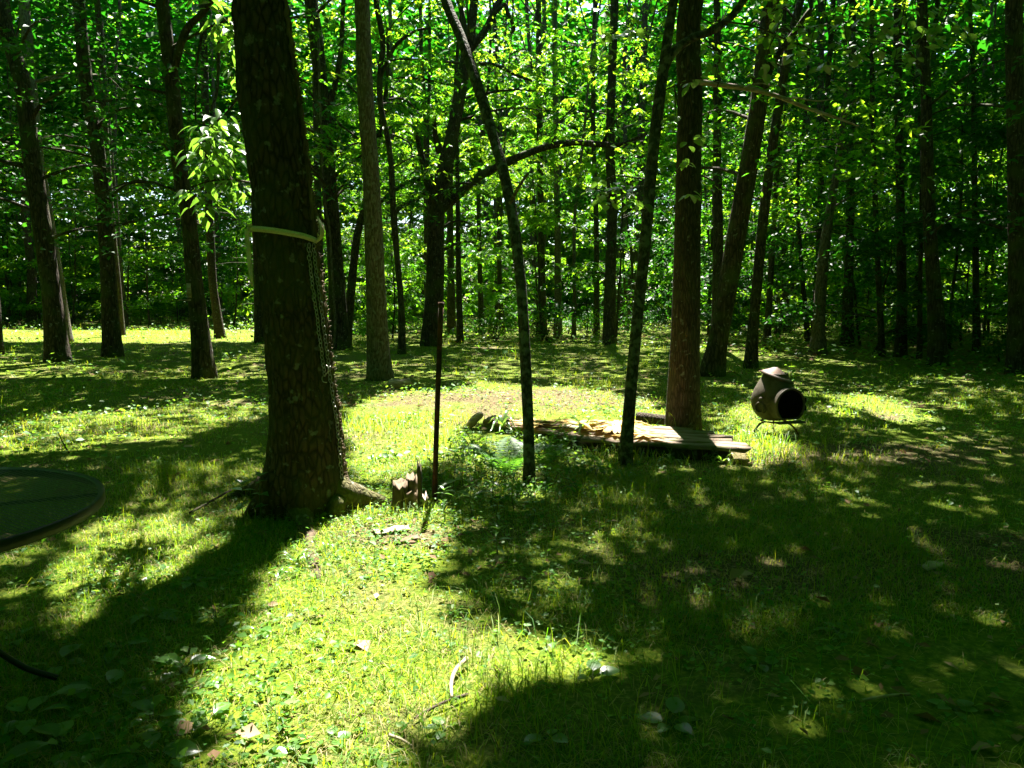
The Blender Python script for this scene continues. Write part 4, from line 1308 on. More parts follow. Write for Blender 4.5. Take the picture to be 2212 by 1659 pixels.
# ------------------------------------------------------------------ patio table at the left edge
def patio_table():
    pts = [(0,1012),(89,1010),(149,1017),(208,1038),(225,1063),(208,1084),(134,1123),(45,1156),(0,1170)]
    zt = .72
    Q = np.array([on_ground(u, v, zt)[:2] for u, v in pts])
    s = np.linalg.lstsq(np.c_[2 * Q, np.ones(len(Q))], (Q ** 2).sum(1), rcond=None)[0]
    c, r = s[:2], math.sqrt(s[2] + s[0] ** 2 + s[1] ** 2)
    z0 = gz(*c)
    root = empty('patio_table', (c[0], c[1], z0), 'round dark metal mesh patio table cut by the left edge', 'table')
    V, F = lathe([(r - .022, zt - .004), (r - .004, zt + .004), (r, zt - .004), (r, zt - .034), (r - .004, zt - .038), (r - .008, zt - .034), (r - .022, zt - .010), (r - .022, zt - .004)], A(c[0], c[1], 0), 96)
    part('rim', root, V, F, TABLEM, smooth=True)
    prt = []
    sp = .017
    for ang in (.6, -.6):
        d, nrm_ = A(math.cos(ang), math.sin(ang)), A(-math.sin(ang), math.cos(ang))
        for k in np.arange(-r + .02, r - .01, sp):
            h = math.sqrt(max((r - .02) ** 2 - k * k, 0))
            if h < .03: continue
            a, b = c + nrm_ * k - d * h, c + nrm_ * k + d * h
            w = nrm_ * .0038
            z = zt - .006 + (.0012 if ang > 0 else -.0012)
            prt.append((np.array([[*(a - w), z], [*(a + w), z], [*(b + w), z], [*(b - w), z]]), [np.array([[0, 1, 2, 3]])]))
    V, F = join(prt)
    tag(part('mesh_top', root, V, F, TABLEM), kind='stuff')
    for a in (.45, PI / 2 + .45, PI + .45, 1.5 * PI + .45):
        d = A(math.cos(a), math.sin(a), 0)
        b = A(c[0], c[1], 0)
        L = np.array([b + d * .28 + A(0, 0, zt - .03), b + d * .20 + A(0, 0, .5), b + d * .22 + A(0, 0, .3), b + d * .38 + A(0, 0, .1), b + d * .50 + A(0, 0, .02)])
        V, F = tube(spline(L, 20), np.full(20, .011), 8)
        part('leg', root, V, F, TABLEM, smooth=True)
        V, F = tube(np.array([b + d * .05 + A(0, 0, zt - .012), b + d * (r - .02) + A(0, 0, zt - .012)]), [.007, .007], 6)
        part('support_bar', root, V, F, TABLEM)
    V, F = join([lathe([(.205, .30), (.213, .308), (.221, .30), (.213, .292), (.205, .30)], A(c[0], c[1], 0), 40)])
    part('brace_ring', root, V, F, TABLEM, smooth=True)
patio_table()

# ------------------------------------------------------------------ rusty pole
def pole():
    b = on_ground(937, 1080)
    t = on_depth(953, 655, b[1])
    root = empty('rusty_pole', A(b[0], b[1], gz(b[0], b[1])), 'thin rusty metal pole standing upright in the lawn', 'pole')
    P = np.array([b - A(0, 0, .1), b + (t - b) * .5, t])
    V, F = tube(spline(P, 12), np.full(12, .0185), 10, True, .03)
    part('shaft', root, V, F, RUST, smooth=True)
    V, F = tube(np.array([t - A(0, 0, .03), t + A(0, 0, .008)]), [.021, .021], 10)
    part('cap', root, V, F, RUST, smooth=True)
pole()

# ------------------------------------------------------------------ broken stump between the thick tree and the pole
def stump():
    c = on_ground(880, 1098)
    root = empty('tree_stump', A(c[0], c[1], gz(c[0], c[1])), 'broken rotten stump between the thick tree and the pole', 'stump')
    def chunk(u, v0, v1, w, dep, dy, mat, seed, name='stump_chunk', taper=.9):
        y = c[1] + dy
        p0, p1 = on_depth(u, v0, y), on_depth(u + rng.normal(0, 3), v1, y)
        n, seg = 8, 12
        V = []
        th = np.arange(seg) / seg * 2 * PI
        for i in range(n):
            t = i / (n - 1)
            p = p0 + (p1 - p0) * t
            r = 1 + .4 * (fbm(np.c_[np.cos(th), np.sin(th), np.full(seg, t * 2)], 1.7, seed) - .5)
            jag = (vnoise(np.c_[th, th * 0], 2.5, seed + 3) - .3) * .09 if i == n - 1 else 0
            ww = w / FPX * y / 2 * (1 - (1 - taper) * t) * (1.15 - .15 * min(t * 4, 1))
            V.append(np.c_[p[0] + np.cos(th) * ww * r, p[1] + np.sin(th) * dep / 2 * r, np.full(seg, p[2]) + jag])
        top = p1 - A(0, 0, .03)
        V = np.concatenate(V + [top[None]])
        i, j = np.meshgrid(np.arange(n - 1), np.arange(seg), indexing='ij')
        a, b = (i * seg + j).ravel(), (i * seg + (j + 1) % seg).ravel()
        k = np.arange(seg)
        part(name, root, V, [np.c_[a, b, b + seg, a + seg], np.c_[(n - 1) * seg + k, (n - 1) * seg + (k + 1) % seg, np.full(seg, n * seg)]], mat)
    chunk(862, 1096, 1048, 36, .12, -.03, ROTWOOD, 3)
    chunk(889, 1100, 1036, 28, .12, .04, ROTWOOD, 8)
    chunk(908, 1100, 1008, 11, .04, -.06, BARK, 13)
    chunk(878, 1100, 1062, 60, .22, .05, ROTWOOD, 18)
    chunk(916, 1098, 1075, 16, .05, -.05, DEADWOOD, 23)
stump()

# ------------------------------------------------------------------ low plank platform
def platform():
    o = A(DECK_A[0], DECK_A[1], gz(DECK_A[0], DECK_A[1]))
    root = empty('plank_platform', o, 'low weathered plank platform at the foot of the thick brown trunk', 'platform')
    ang = math.atan2(DK[1], DK[0])
    w = DECK_W / 6
    for k in range(6):
        s0 = -1.25 * (k / 5) ** .8 + rng.normal(0, .05) if k else 0.0
        s1 = DECK_L + rng.normal(0, .05) - .12 * max(k - 1, 0)
        L = s1 - s0
        mid = DECK_A[:2] + DK * (s0 + s1) / 2 + DN * (w * (k + .5))
        n = 14
        x = np.linspace(-L / 2, L / 2, n)
        V = []
        for i, xx in enumerate(x):
            sag = .006 * math.sin(i * 1.3 + k) + rng.normal(0, .002)
            e = rng.normal(0, .003, 2)
            for yy, zz in ((-w / 2 + .004 + e[0], -.035), (w / 2 - .004 + e[1], -.035), (w / 2 - .004 + e[1], 0), (-w / 2 + .004 + e[0], 0)):
                V.append([xx + (rng.normal(0, .02) if i in (0, n - 1) else 0), yy, zz + sag])
        F = []
        for i in range(n - 1):
            for a, b in ((0, 1), (1, 2), (2, 3), (3, 0)):
                F.append([i * 4 + a, i * 4 + 4 + a, i * 4 + 4 + b, i * 4 + b])
        F += [[0, 1, 2, 3], [(n - 1) * 4 + q for q in (3, 2, 1, 0)]]
        me = mesh('plank', V, np.array(F), PLANK)
        pl = bpy.data.objects.new('plank', me)
        C.objects.link(pl)
        pl.parent = root
        pl.location = Vector((mid[0], mid[1], o[2] + .125)) - root.location
        pl.rotation_euler = (rng.normal(0, .012), rng.normal(0, .004), ang + rng.normal(0, .004))
    for t in (.10, .5, .88):
        a = DECK_A[:2] + DN * (DECK_W * t) - DK * (.9 * t)
        b = DECK_A[:2] + DN * (DECK_W * t) + DK * (DECK_L - .15)
        m_ = (a + b) / 2
        V, F = box(m_[0], m_[1], o[2] + .035, np.linalg.norm(b - a), .07, .10, ang)
        part('joist', root, V, F, BARK_FAR)
platform()

# ------------------------------------------------------------------ clay and iron chiminea
def chiminea():
    g = on_ground(1670, 937)
    g[2] = gz(g[0], g[1])
    k = g[1] / FPX                                            # metres per pixel at its distance
    root = empty('chiminea', g, 'clay coloured metal chiminea with a tilted lid on the lawn', 'chiminea')
    def zz(v): return on_depth(1670, v, g[1])[2]
    prof = [(907,.0),(907,14),(905,25),(899,35),(888,43.5),(875,48),(862,49),(850,46.5),(838,41.5),(826,35),(817,29.5),(812,27),(808,26),(806,26),(806,23.5),(812,23)]
    V, F = lathe([(w * k, zz(v)) for v, w in prof], A(g[0], g[1], 0), 56)
    part('body', root, V, F, CASTIRON, smooth=True)
    # mouth: a collar that faces right of the camera
    to_cam = math.atan2(-g[1], -g[0])
    a = to_cam + .66
    d, s = A(math.cos(a), math.sin(a), 0), A(-math.sin(a), math.cos(a), 0)
    c = A(g[0], g[1], zz(869))
    def ringpts(r, t, q):
        x, y = r * np.cos(q), r * np.sin(q)
        y = np.maximum(y, -.82 * r)                         # flat sill
        return c + d * t + s * x[:, None] + A(0, 0, 1) * y[:, None]
    q = np.arange(44) / 44 * 2 * PI
    rows = [(37 * k, 18 * k), (36.5 * k, 40 * k), (36 * k, 49 * k), (37.5 * k, 52 * k), (37 * k, 55 * k), (33 * k, 55 * k), (32.5 * k, 50.5 * k)]
    V = np.concatenate([ringpts(r, t, q) for r, t in rows])
    i, j = np.meshgrid(np.arange(len(rows) - 1), np.arange(44), indexing='ij')
    A_, B_ = (i * 44 + j).ravel(), (i * 44 + (j + 1) % 44).ravel()
    part('mouth_collar', root, V, np.c_[A_, B_, B_ + 44, A_ + 44], CASTIRON, smooth=True)
    prt = []
    for ang in (.8, -.8):
        dd, nn = A(math.cos(ang), math.sin(ang)), A(-math.sin(ang), math.cos(ang))
        R = 33 * k
        for t in np.arange(-R, R, .0125):
            h = math.sqrt(max(R * R - t * t, 0))
            e = [nn * t - dd * h, nn * t + dd * h]
            w = nn * .0022
            P = [e[0] - w, e[0] + w, e[1] + w, e[1] - w]
            prt.append((np.array([c + d * (53.5 * k + (.001 if ang > 0 else 0)) + s * p[0] + A(0, 0, 1) * max(p[1], -.82 * R) for p in P]), [np.array([[0, 1, 2, 3]])]))
    V, F = join(prt)
    door = tag(part('screen_door', root, V, F, BLACK), kind='stuff')
    V = np.concatenate([ringpts(.001, 51.5 * k, q), ringpts(33.5 * k, 51.5 * k, q)])
    A_ = np.arange(44)
    part('dark_mouth_disc', root, V, np.c_[A_, (A_ + 1) % 44, (A_ + 1) % 44 + 44, A_ + 44], BLACK)  # black disc stands in for the shade inside the pot
    V, F = join([tube(np.array([c + d * 52 * k + s * 39 * k + A(0, 0, z), c + d * 52 * k + s * 39 * k + A(0, 0, z + .05)]), [.010, .010], 8) for z in (.02, -.06)])
    part('hinge', root, V, F, BLACK, smooth=True)
    V, F = join([box(*(c + d * 54 * k + A(0, 0, -36 * k)), 66 * k, 20 * k, .016, a + PI / 2)])
    part('hearth_lip', root, V, F, CASTIRON)
    # round lug with a ring on the left flank
    a2 = to_cam - .62
    d2, s2 = A(math.cos(a2), math.sin(a2), 0), A(-math.sin(a2), math.cos(a2), 0)
    c2 = A(g[0], g[1], zz(876)) + d2 * 42 * k
    V, F = tube(np.array([c2, c2 + d2 * 5 * k, c2 + d2 * 8 * k]), [14 * k, 13.5 * k, 11 * k], 22)
    part('lug', root, V, F, CASTIRON, smooth=True)
    th = np.linspace(0, 2 * PI, 26)
    P = c2 + d2 * 9 * k + (s2[None] * np.cos(th)[:, None] + A(0, 0, 1) * np.sin(th)[:, None]) * 10.5 * k
    V, F = tube(P, np.full(26, 1.5 * k), 6, False)
    part('ring_handle', root, V, F, CASTIRON, smooth=True)
    c3 = A(g[0], g[1], zz(859)) + d2 * 45.5 * k
    V, F = lathe([(.001, -6 * k), (4 * k, -4.5 * k), (6 * k, 0), (4 * k, 4.5 * k), (.001, 6 * k)], c3, 14)
    part('knob', root, V, F, CASTIRON, smooth=True)
    V, F = tube(np.array([A(g[0], g[1], zz(865)) + A(math.cos(to_cam + t), math.sin(to_cam + t), 0) * 49.5 * k for t in np.linspace(-.3, .15, 8)]), np.full(8, .006), 6)
    part('seam_bolt', root, V, F, CASTIRON)
    # lid: a shallow tilted hat over the neck
    ctr = A(g[0] + 4 * k, g[1], zz(810))
    n = 30
    th = np.arange(n) / n * 2 * PI
    rings = []
    for r, z in ((.001, 17), (8, 14), (20, 6), (30, 0), (35, -4), (34, -6), (20, 3), (.001, 12)):
        x, y = np.cos(th) * r * k, np.sin(th) * r * k
        rings.append(ctr + np.c_[x, y, np.full(n, z * k) - .34 * x + .12 * y])
    V = np.concatenate(rings)
    i, j = np.meshgrid(np.arange(7), np.arange(n), indexing='ij')
    A_, B_ = (i * n + j).ravel(), (i * n + (j + 1) % n).ravel()
    part('lid', root, V, np.c_[A_, B_, B_ + n, A_ + n], CAPIRON, smooth=False, label='rusty tilted lid')
    # stand: ring and bowed legs
    th = np.linspace(0, 2 * PI, 30)
    V, F = tube(A(g[0], g[1], zz(909)) + np.c_[np.cos(th), np.sin(th), th * 0] * 26 * k, np.full(30, .009), 7, False)
    part('stand_ring', root, V, F, RUST, smooth=True)
    for t in (to_cam + 1.05, to_cam - .75, to_cam + PI):
        e = A(math.cos(t), math.sin(t), 0)
        b = A(g[0], g[1], 0)
        L = np.array([b + e * 24 * k + A(0, 0, zz(909)), b + e * 40 * k + A(0, 0, zz(912)), b + e * 54 * k + A(0, 0, zz(924)), b + e * 62 * k + A(0, 0, g[2] + .005)])
        V, F = tube(spline(L, 14), np.full(14, .010), 8)
        part('leg', root, V, F, RUST, smooth=True)
chiminea()

# ------------------------------------------------------------------ logs, sticks, boards
def log(name, label, cat, u0, v0, u1, v1, w, mat, z=0.06, y1=None, seg=16, wob=.14, seed=2):
    p0 = on_ground(u0, v0, z)
    p1 = on_ground(u1, v1, z) if y1 is None else on_depth(u1, v1, p0[1] + y1)
    r = w / 2 / FPX * p0[1]
    g = gz(p0[0], p0[1])
    root = empty(name, A((p0[0] + p1[0]) / 2, (p0[1] + p1[1]) / 2, g), label, cat)
    S = p0 + (p1 - p0) * np.linspace(0, 1, 9)[:, None]
    V, F = tube(S, r * np.linspace(1, .96, 9), seg, False, wob, seed, 5)
    part('bark_side', root, V, F, mat, smooth=True)
    for e, sg in ((0, -1), (8, 1)):
        ring = V[e * seg:(e + 1) * seg]
        c = ring.mean(0)
        k = np.arange(seg)
        part('cut_end', root, np.concatenate([ring, c[None] + norm(p1 - p0) * sg * .004]), np.c_[k, (k + 1) % seg, np.full(seg, seg)], DEADWOOD)
    return root
log('cut_log', 'short pale weathered log lying beside the grey barked trunk', 'log', 840, 832, 886, 828, 22, DEADWOOD, .05, .1)
log('dark_log', 'dark brown log lying between the sapling and the thick brown trunk', 'log', 1378, 902, 1442, 908, 24, BARK_RED, .08)
def old_wood(u0, v0, u1, v1, z1, w, label):
    p0, p1 = on_ground(u0, v0, .03), on_ground(u0, v0, .03) + A((u1 - u0) / FPX * 8.2, .1, z1)
    root = empty('driftwood', A(p0[0], p0[1], gz(p0[0], p0[1])), label, 'wood')
    S = spline(np.array([p0, (p0 + p1) / 2 + A(0, 0, .02), p1]), 9)
    V, F = tube(S, w * np.array([.7, .9, 1, 1, .95, .9, .85, .8, .55]), 9, True, .35, 9, 14)
    part('wood_piece', root, V, F, DEADWOOD)
old_wood(1012, 922, 1042, 892, .13, .045, 'grey broken wood piece tilted up at the left end of the platform')
old_wood(1045, 915, 1085, 905, .05, .04, 'brown wood scrap lying behind the tilted grey piece')
def stick(label, pts, r, mat, name='fallen_stick', forks=()):
    Q = np.array([on_ground(u, v, z) for u, v, z in pts])
    for q in Q: q[2] += gz(q[0], q[1])
    root = empty(name, A(*Q[0]), label, 'stick')
    pr = [tube(spline(Q, 14), np.linspace(r, r * .6, 14), 7, True, .2, 3)]
    for f in forks:
        q = np.array([on_ground(u, v, z) for u, v, z in f])
        pr.append(tube(spline(q, 8), np.linspace(r * .6, r * .3, 8), 5))
    V, F = join(pr)
    part('stick', root, V, F, mat, smooth=True)
stick('pale bent stick lying in the sunlit grass in front', [(1008,1424,.03),(985,1448,.03),(975,1475,.03),(976,1508,.025)], .010, DRYSTICK)
stick('thin brown stick lying near the lower middle of the lawn', [(1010,1502,.02),(960,1518,.025),(922,1536,.02),(895,1552,.02)], .007, TWIG)
stick('short dead twig in the grass below the brown stick', [(840,1588,.02),(868,1598,.02),(890,1612,.015)], .006, DRYSTICK)
stick('thin pale twig in the dark grass at lower right', [(1858,1518,.03),(1910,1508,.03),(1965,1502,.02)], .006, DRYSTICK)
stick('dark twig sticking up behind the metal table', [(150,985,.0),(138,965,.08),(126,940,.2)], .007, TWIG, forks=[[(150,985,.0),(135,980,.03),(128,975,.06)]])
stick('slim broken branch lying by the left root of the thick tree', [(410,1108,.02),(450,1088,.03),(500,1062,.05)], .010, TWIG)
stick('thin twig on the shaded lawn right of centre', [(1480,1268,.02),(1450,1255,.03),(1420,1250,.02)], .006, TWIG)
def chips():
    for lab, u, v, s in (('pale bark chip in the sunlit clearing near the stump', 845, 1150, .07), ('brown bark chip lying right of the pale one', 880, 1170, .05), ('small tan leaf scrap in the dark grass at right', 2010, 1228, .055)):
        c = on_ground(u, v)
        root = empty('bark_chip', A(c[0], c[1], gz(c[0], c[1])), lab, 'bark chip')
        t = np.linspace(-1, 1, 7)
        top = [[x * s * 1.6, y * s * .6 * (1 + .25 * math.sin(5 * x)), .02 + .012 * (1 - y * y) + .006 * math.sin(4 * x)] for x in t for y in (-1, 0, 1)]
        V = np.array(top + [[p[0], p[1], p[2] - .008] for p in top]) @ np.array([[.9, .43, 0], [-.43, .9, 0], [0, 0, 1]]) + c
        F = []
        for i in range(6):
            for j in range(2):
                a = i * 3 + j
                F += [[a, a + 3, a + 4, a + 1], [21 + a, 21 + a + 1, 21 + a + 4, 21 + a + 3]]
        part('chip', root, V, np.array(F), DRYSTICK if 'brown' not in lab else ROTWOOD)
chips()
def tree_board():
    y = T3['base'][1] - .25
    p = on_depth(408, 628, y)
    root = empty('tree_shelf', p - A(0, 0, .1), 'small pale board and shelf fixed to the forked tree', 'shelf')
    V, F = box(p[0], p[1], p[2], .07, .03, .26)
    part('back_board', root, V, F, DEADWOOD)
    q = on_depth(405, 648, y)
    V, F = box(q[0] - .02, q[1] - .06, q[2], .16, .14, .025)
    part('ledge', root, V, F, DEADWOOD)
tree_board()
def vine_on_tree():
    T = [t for t in TREES if t['root'].get('label', '').startswith('dark crooked')][0]
    y = T['base'][1] - .3
    P, R = px_line([(722,750,5),(724,690,5),(718,600,5),(712,500,5),(700,420,5),(695,300,4),(690,200,4),(688,60,3)], y)
    V, F = tube(spline(P, 40), np.full(40, R[0]), 7, False, .2)
    part('vine', T['root'], V, F, BARK_GREY, smooth=True, label='pale vine climbing the left side')
vine_on_tree()

# ------------------------------------------------------------------ plants one can pick out
def rosette(u, v, n, size, label, group, me=None, rise=.5, name='broadleaf_plant'):
    me = me or LM['broad']
    c = on_ground(u, v)
    c[2] = gz(c[0], c[1])
    root = empty(name, c, label, 'plant', group)
    a0 = random.random() * 6
    for i in range(n):
        a = a0 + i * 2.4 + rng.normal(0, .25)
        e = random.uniform(.15, .15 + rise)
        d = A(math.cos(a), math.sin(a), e)
        l = size * random.uniform(.7, 1.2)
        st = c + A(math.cos(a), math.sin(a), e * 1.4) * l * .35
        V, F = tube(np.array([c, (c + st) / 2 + A(0, 0, .006), st]), [.003, .0025, .002], 4, False)
        lf = part('stalk', root, V, F, STEM)
        hang_leaf(me, lf, st, d * A(1, 1, .5), l, (rng.normal(0, .2), rng.normal(0, .2), 1))
LABL = ['broad leaved weed by the table rim, left of the dappled row', 'small weed second from the left in the dappled row', 'weed in the middle of the dappled row below the table', 'largest weed of the dappled row, catching light', 'weed at the right end of the dappled row',
        'shaded weed just under the middle of the dappled row', 'shaded weed left of the upper edge of the bright patch', 'weed nearest the upper left tip of the bright patch', 'weed in deep shade just right of the table leg', 'weed in deep shade midway between table leg and bright patch', 'weed near the left edge of the lower bright patch',
        'weed below the table leg at the left edge', 'weed closest to the bottom left corner', 'weed at the bottom edge left of the bright patch', 'weed in shade above the middle of the dark corner', 'weed touching the left edge of the bright patch', 'weed beside the foot of the table leg', 'weed at the lower left rim of the bright patch']
GB = 'broad leaved weeds in the shade at lower left'
for (u, v, n, s) in [(a, b, c, d * .68) for a, b, c, d in [(110,1250,4,.10),(200,1262,4,.09),(330,1240,4,.11),(420,1255,6,.13),(500,1230,5,.12),(330,1330,5,.14),(460,1330,5,.13),(560,1360,4,.11),(120,1440,5,.17),(230,1500,6,.17),(330,1560,5,.14),(60,1560,5,.17),(140,1620,6,.17),(330,1640,6,.16),(260,1400,5,.12),(400,1440,4,.11),(40,1380,4,.12),(450,1560,4,.10)]]:
    rosette(u, v, n, s, LABL.pop(0), GB)
for (u, v, n, s, lab) in [(390,1450,4,.10,'broad leaved weed at the sunlit edge left of the bright patch'), (430,1490,5,.065,'pale green weed just inside the left edge of the bright patch'), (640,1640,5,.07,'broad leaved weed at the bottom of the bright grass patch'),
        (720,1600,4,.055,'small leafy weed in the lower bright grass'), (835,1640,5,.06,'leafy weed below the short dead twig'), (960,1580,4,.06,'leafy weed in the shadow edge right of the twigs'),
        (1180,1600,5,.06,'low leafy weed in dark grass below the pale stick'), (1280,1470,3,.07,'single leafed weed in the dark grass right of the sticks'), (1450,1570,5,.08,'leafy weed in the dark lower middle'), (1640,1440,4,.07,'small leafy weed in the dark grass at right'),
        (1810,1370,4,.07,'round leafed weed in the dark lawn at right'), (1990,1200,6,.06,'weed tuft above the tan leaf scrap'), (2060,1540,5,.06,'leafy weed near the lower right corner'), (1450,1165,3,.06,'small weed with a pale leaf right of centre')]:
    rosette(u, v, n, s, lab, None, LM['bud'] if s < .09 else LM['broad'])
def tall_plant(u, v, h, pairs, size, label, group=None, me=None, lean=(0, 0), name='leafy_plant'):
    me = me or LM['lance']
    c = on_ground(u, v)
    c[2] = gz(c[0], c[1])
    root = empty(name, c, label, 'plant', group)
    top = c + A(lean[0], lean[1], h)
    S = spline(np.array([c, (c + top) / 2 + A(*rng.normal(0, .015, 2), 0), top]), 9)
    V, F = tube(S, np.linspace(.004, .002, 9), 5, False)
    st = part('stem', root, V, F, STEM)
    a0 = random.random() * 6
    for i in range(pairs):
        p = c + (top - c) * ((i + 1.2) / (pairs + .6))
        for s in (0, PI):
            a = a0 + i * 1.57 + s + rng.normal(0, .2)
            hang_leaf(me, st, p, (math.cos(a), math.sin(a), random.uniform(-.1, .45)), size * random.uniform(.75, 1.2) * (1 - .3 * i / pairs), (rng.normal(0, .2), rng.normal(0, .2), 1))
    for a in (a0, a0 + 2.1, a0 + 4.2):
        hang_leaf(me, st, top, (math.cos(a), math.sin(a), .9), size * .6)
LABT = ['tall long leaved weed just right of the foot of the pole', 'tallest long leaved weed midway between pole and sapling', 'medium weed in front of the two tallest by the pole', 'weed right in front of the foot of the pole', 'long leaved weed beside the foot of the leaning sapling', 'weed at the back of the clump near the pole',
        'small weed between stump and pole', 'weed just right of the foot of the leaning sapling', 'short weed at the front of the clump right of the pole', 'weed standing close behind the pole', 'low weed in front of the leaning sapling']
for i, (u, v, h, p, s) in enumerate([(985,1090,.30,3,.15),(1060,1085,.34,4,.14),(1020,1110,.22,3,.11),(960,1120,.2,3,.1),(1110,1100,.24,3,.11),(1000,1050,.22,3,.12),(905,1080,.22,3,.08),(1180,1080,.2,3,.09),(1075,1130,.16,2,.1),(930,1050,.2,3,.08),(1150,1120,.14,3,.08)]):
    tall_plant(u, v, h, p, s, LABT[i], 'upright weeds round the pole')
tall_plant(1075, 1200, .16, 3, .11, 'lone long leaved weed on the lawn below the pole')
tall_plant(565, 1130, .30, 3, .10, 'dark leafed seedling against the foot of the thick trunk', None, LM['ivy'])
tall_plant(590, 1120, .42, 4, .09, 'creeper climbing the left foot of the thick trunk', None, LM['ivy'], (.02, .06))
tall_plant(615, 1125, .34, 4, .085, 'creeper on the front of the thick trunk beside another', None, LM['ivy'], (-.01, .05))
tall_plant(527, 1135, .26, 2, .11, 'lit seedling with lobed leaf left of the thick trunk', None, LM['ivy'])
def strappy(u, v, n, L, label, group=None, mat_me=None, z=0.0, name='strap_leaf_plant', lay=.5):
    c = on_ground(u, v, z)
    c[2] = max(gz(c[0], c[1]), 0) + z
    root = empty(name, c, label, 'plant', group)
    for i in range(n):
        a = random.random() * 2 * PI
        l = L * random.uniform(.6, 1.1)
        e = random.uniform(.4, 1.6) * lay
        d = A(math.cos(a), math.sin(a), 0)
        w = random.uniform(.008, .015) * (L / .35) * (1.7 if mat_me is WITHERED else 1)
        t = np.linspace(0, 1, 8)
        P = c + d * (l * t * .75)[:, None] + A(0, 0, 1) * np.maximum(l * (e * t - (e + .12) * t ** 2.2), .006 * t)[:, None]
        side = A(-d[1], d[0], 0)
        wd = w * np.array([.7, 1, 1, .95, .85, .7, .45, .08])
        V = np.concatenate([P - side * wd[:, None], P + A(0, 0, -.003), P + side * wd[:, None]])
        k = np.arange(7)
        o = part('leaf', root, V, np.concatenate([np.c_[k, k + 8, k + 9, k + 1], np.c_[k + 8, k + 16, k + 17, k + 9]]), mat_me or STRAPLEAF, smooth=True)
strappy(1260, 925, 14, .42, 'strap leaved lily growing up through the platform', z=.17, lay=.8)
strappy(1085, 925, 9, .42, 'arching strap leaved lily at the left end of the platform', z=.17, lay=.9)
strappy(1245, 918, 30, .55, 'flattened yellow lily leaves on the platform left of the sapling', None, WITHERED, .175, 'withered_lily', .24)
strappy(1330, 922, 44, .55, 'bright yellow withered lily leaves heaped on the platform behind the sapling', None, WITHERED, .175, 'withered_lily', .3)
strappy(1390, 938, 22, .42, 'yellow lily leaves spread on the planks right of the sapling', None, WITHERED, .165, 'withered_lily', .1)
strappy(1160, 916, 22, .45, 'tan withered lily leaves lying behind the leaning sapling', None, WITHERED, .15, 'withered_lily', .1)
for (u, v, n, L, lab) in [(640,1215,9,.22,'grass-like lily tuft in front of the thick tree root'),(690,1190,5,.18,'small grassy tuft beside the pale root'),(600,1250,6,.2,'grassy tuft at the shadow edge below the root'),
        (1560,1000,10,.22,'long grass tuft below the right end of the platform'),(1450,1000,10,.24,'long grass tuft in front of the platform'),(1640,950,12,.24,'bright grass tuft between platform and chiminea'),(1590,930,10,.22,'bright grass tuft right of the thick brown trunk'),
        (1690,955,9,.22,'grass tuft at the foot of the chiminea'),(1870,960,9,.2,'leafy grass tuft right of the chiminea'),(1350,1040,10,.2,'grass tuft at the foot of the slim sapling'),(810,1000,9,.22,'tall grass tuft behind the stump'),(770,970,9,.22,'tall grass tuft right of the thick trunk'),
        (340,1010,9,.2,'grass tuft left of the thick trunk in half shade'),(1240,1000,9,.2,'grass tuft near the dark front of the platform')]:
    strappy(u, v, n, L, lab, None, None, 0, 'grass_tuft', 1.0)
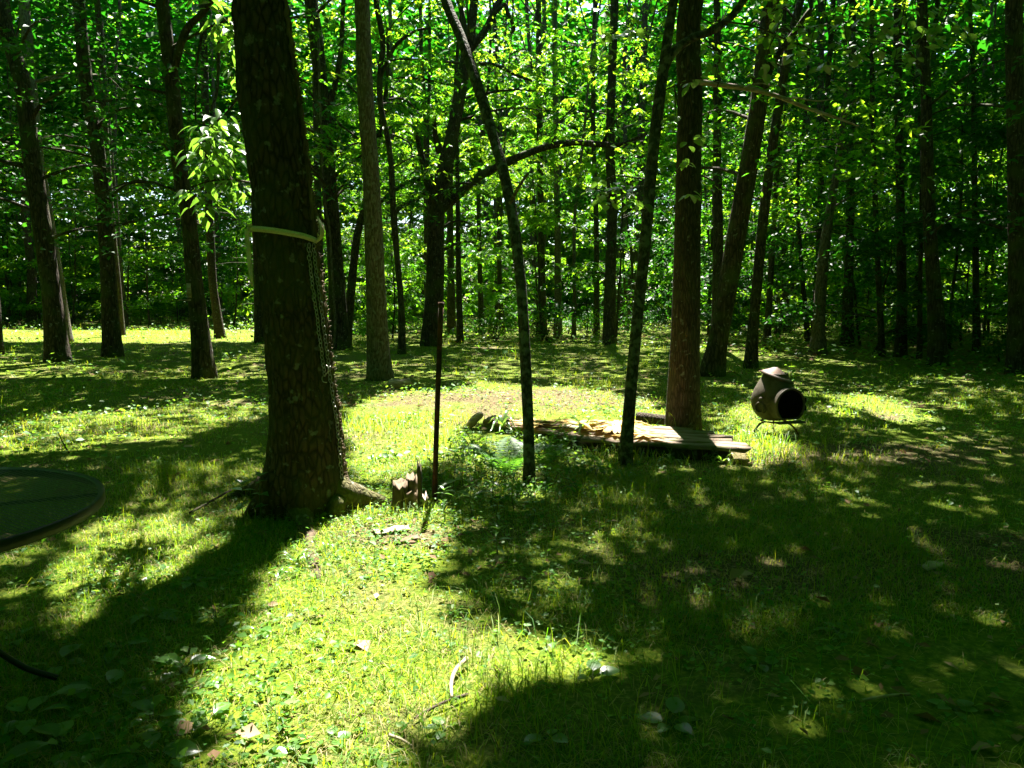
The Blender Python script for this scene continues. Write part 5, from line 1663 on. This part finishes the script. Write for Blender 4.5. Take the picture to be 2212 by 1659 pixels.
def fern(u, v, n, L, label):
    c = on_ground(u, v)
    c[2] = gz(c[0], c[1])
    root = empty('fern', c, label, 'fern')
    for i in range(n):
        a = i / n * 2 * PI + rng.normal(0, .25)
        l = L * random.uniform(.75, 1.1)
        d = A(math.cos(a), math.sin(a), 0)
        k = 16
        t = np.linspace(0.05, 1, k)
        P = c + d * (l * .8 * t)[:, None] + A(0, 0, 1) * (l * (1.15 * t - .62 * t ** 2.1))[:, None]
        T = norm(np.gradient(P, axis=0))
        side = A(-d[1], d[0], 0)
        pr = [tube(P[::3], np.linspace(.003, .001, len(P[::3])), 4, False)]
        pl = l * .24 * np.sin(np.clip(t * 1.05, 0, 1) ** .7 * PI) ** .8 + .01
        vs = []
        for sg in (-1, 1):
            up = np.cross(T, side)
            tip = P + side * sg * pl[:, None] + T * (pl * .35)[:, None] - A(0, 0, 1) * (pl * .25)[:, None]
            w = T * (l * .027)
            mid = P + (tip - P) * .45
            vs.append(np.stack([P, mid - w, tip, mid + w], 1).reshape(-1, 3))
        vv = np.concatenate(vs)
        o = np.arange(2 * k) * 4
        pr.append((vv, [np.c_[o, o + 1, o + 2, o + 3]]))
        V, F = join(pr)
        part('frond', root, V, F, FERNLEAF)
fern(1095, 1030, 11, .46, 'large fern with sunlit fronds left of the leaning sapling')
fern(1175, 1010, 8, .34, 'smaller fern in shade right of the leaning sapling')


def bushy(u, v, h, w, label, mat=None, size=.042, n=None):
    """a bushy weed: wiry stems and a dense mass of small leaves"""
    c = on_ground(u, v)
    c[2] = gz(c[0], c[1])
    root = empty('bushy_weed', c, label, 'plant', 'bushy weeds in the clump in front of the platform')
    n = n or int(26 * w / .3)
    a, r = rng.random(n) * 2 * PI, w * np.sqrt(rng.random(n))
    Cn = np.c_[c[0] + r * np.cos(a), c[1] + r * np.sin(a), c[2] + h * rng.uniform(.15, 1, n) * (1 - .45 * (r / w) ** 2)]
    V, F = join([tube(spline(np.array([c + A(rng.normal(0, .02), rng.normal(0, .02), 0), (c + q) / 2 + A(0, 0, .05), q]), 5), np.linspace(.0035, .0015, 5), 4, False) for q in Cn[::2]])
    part('stem', root, V, F, STEM)
    foliage('foliage', root, Cn, .085, 9, size, 'flat', mat or WEED, gaps=0)
for i, (u, v, h, w, lab) in enumerate([
    (1000,1000,.26,.20,'bushy weed just right of the middle of the pole'), (1035,1035,.28,.20,'bushy dark weed between pole and fern'), (1020,968,.24,.22,'bushy weed at the left end of the platform behind the pole'),
    (1120,985,.26,.22,'bushy weed behind the leaning sapling hiding the platform edge'), (1190,1045,.22,.2,'bushy weed right of the foot of the leaning sapling'), (1185,985,.26,.2,'bushy weed against the platform front right of the leaning sapling'),
    (1235,1015,.24,.2,'bushy weed a step in front of the platform'), (1225,965,.22,.2,'bushy weed touching the front corner of the platform'), (1285,1030,.18,.2,'low bushy weed left of the foot of the slim forked sapling'),
    (1140,1075,.16,.16,'low bushy weed at the very foot of the leaning sapling'), (1080,1085,.18,.18,'low bushy weed at the front of the central clump'), (965,1050,.16,.14,'small bushy weed beside the foot of the pole'), (1255,1070,.14,.2,'lowest bushy weed at the right front of the clump')]):
    bushy(u, v, h, w, lab, None, .04)
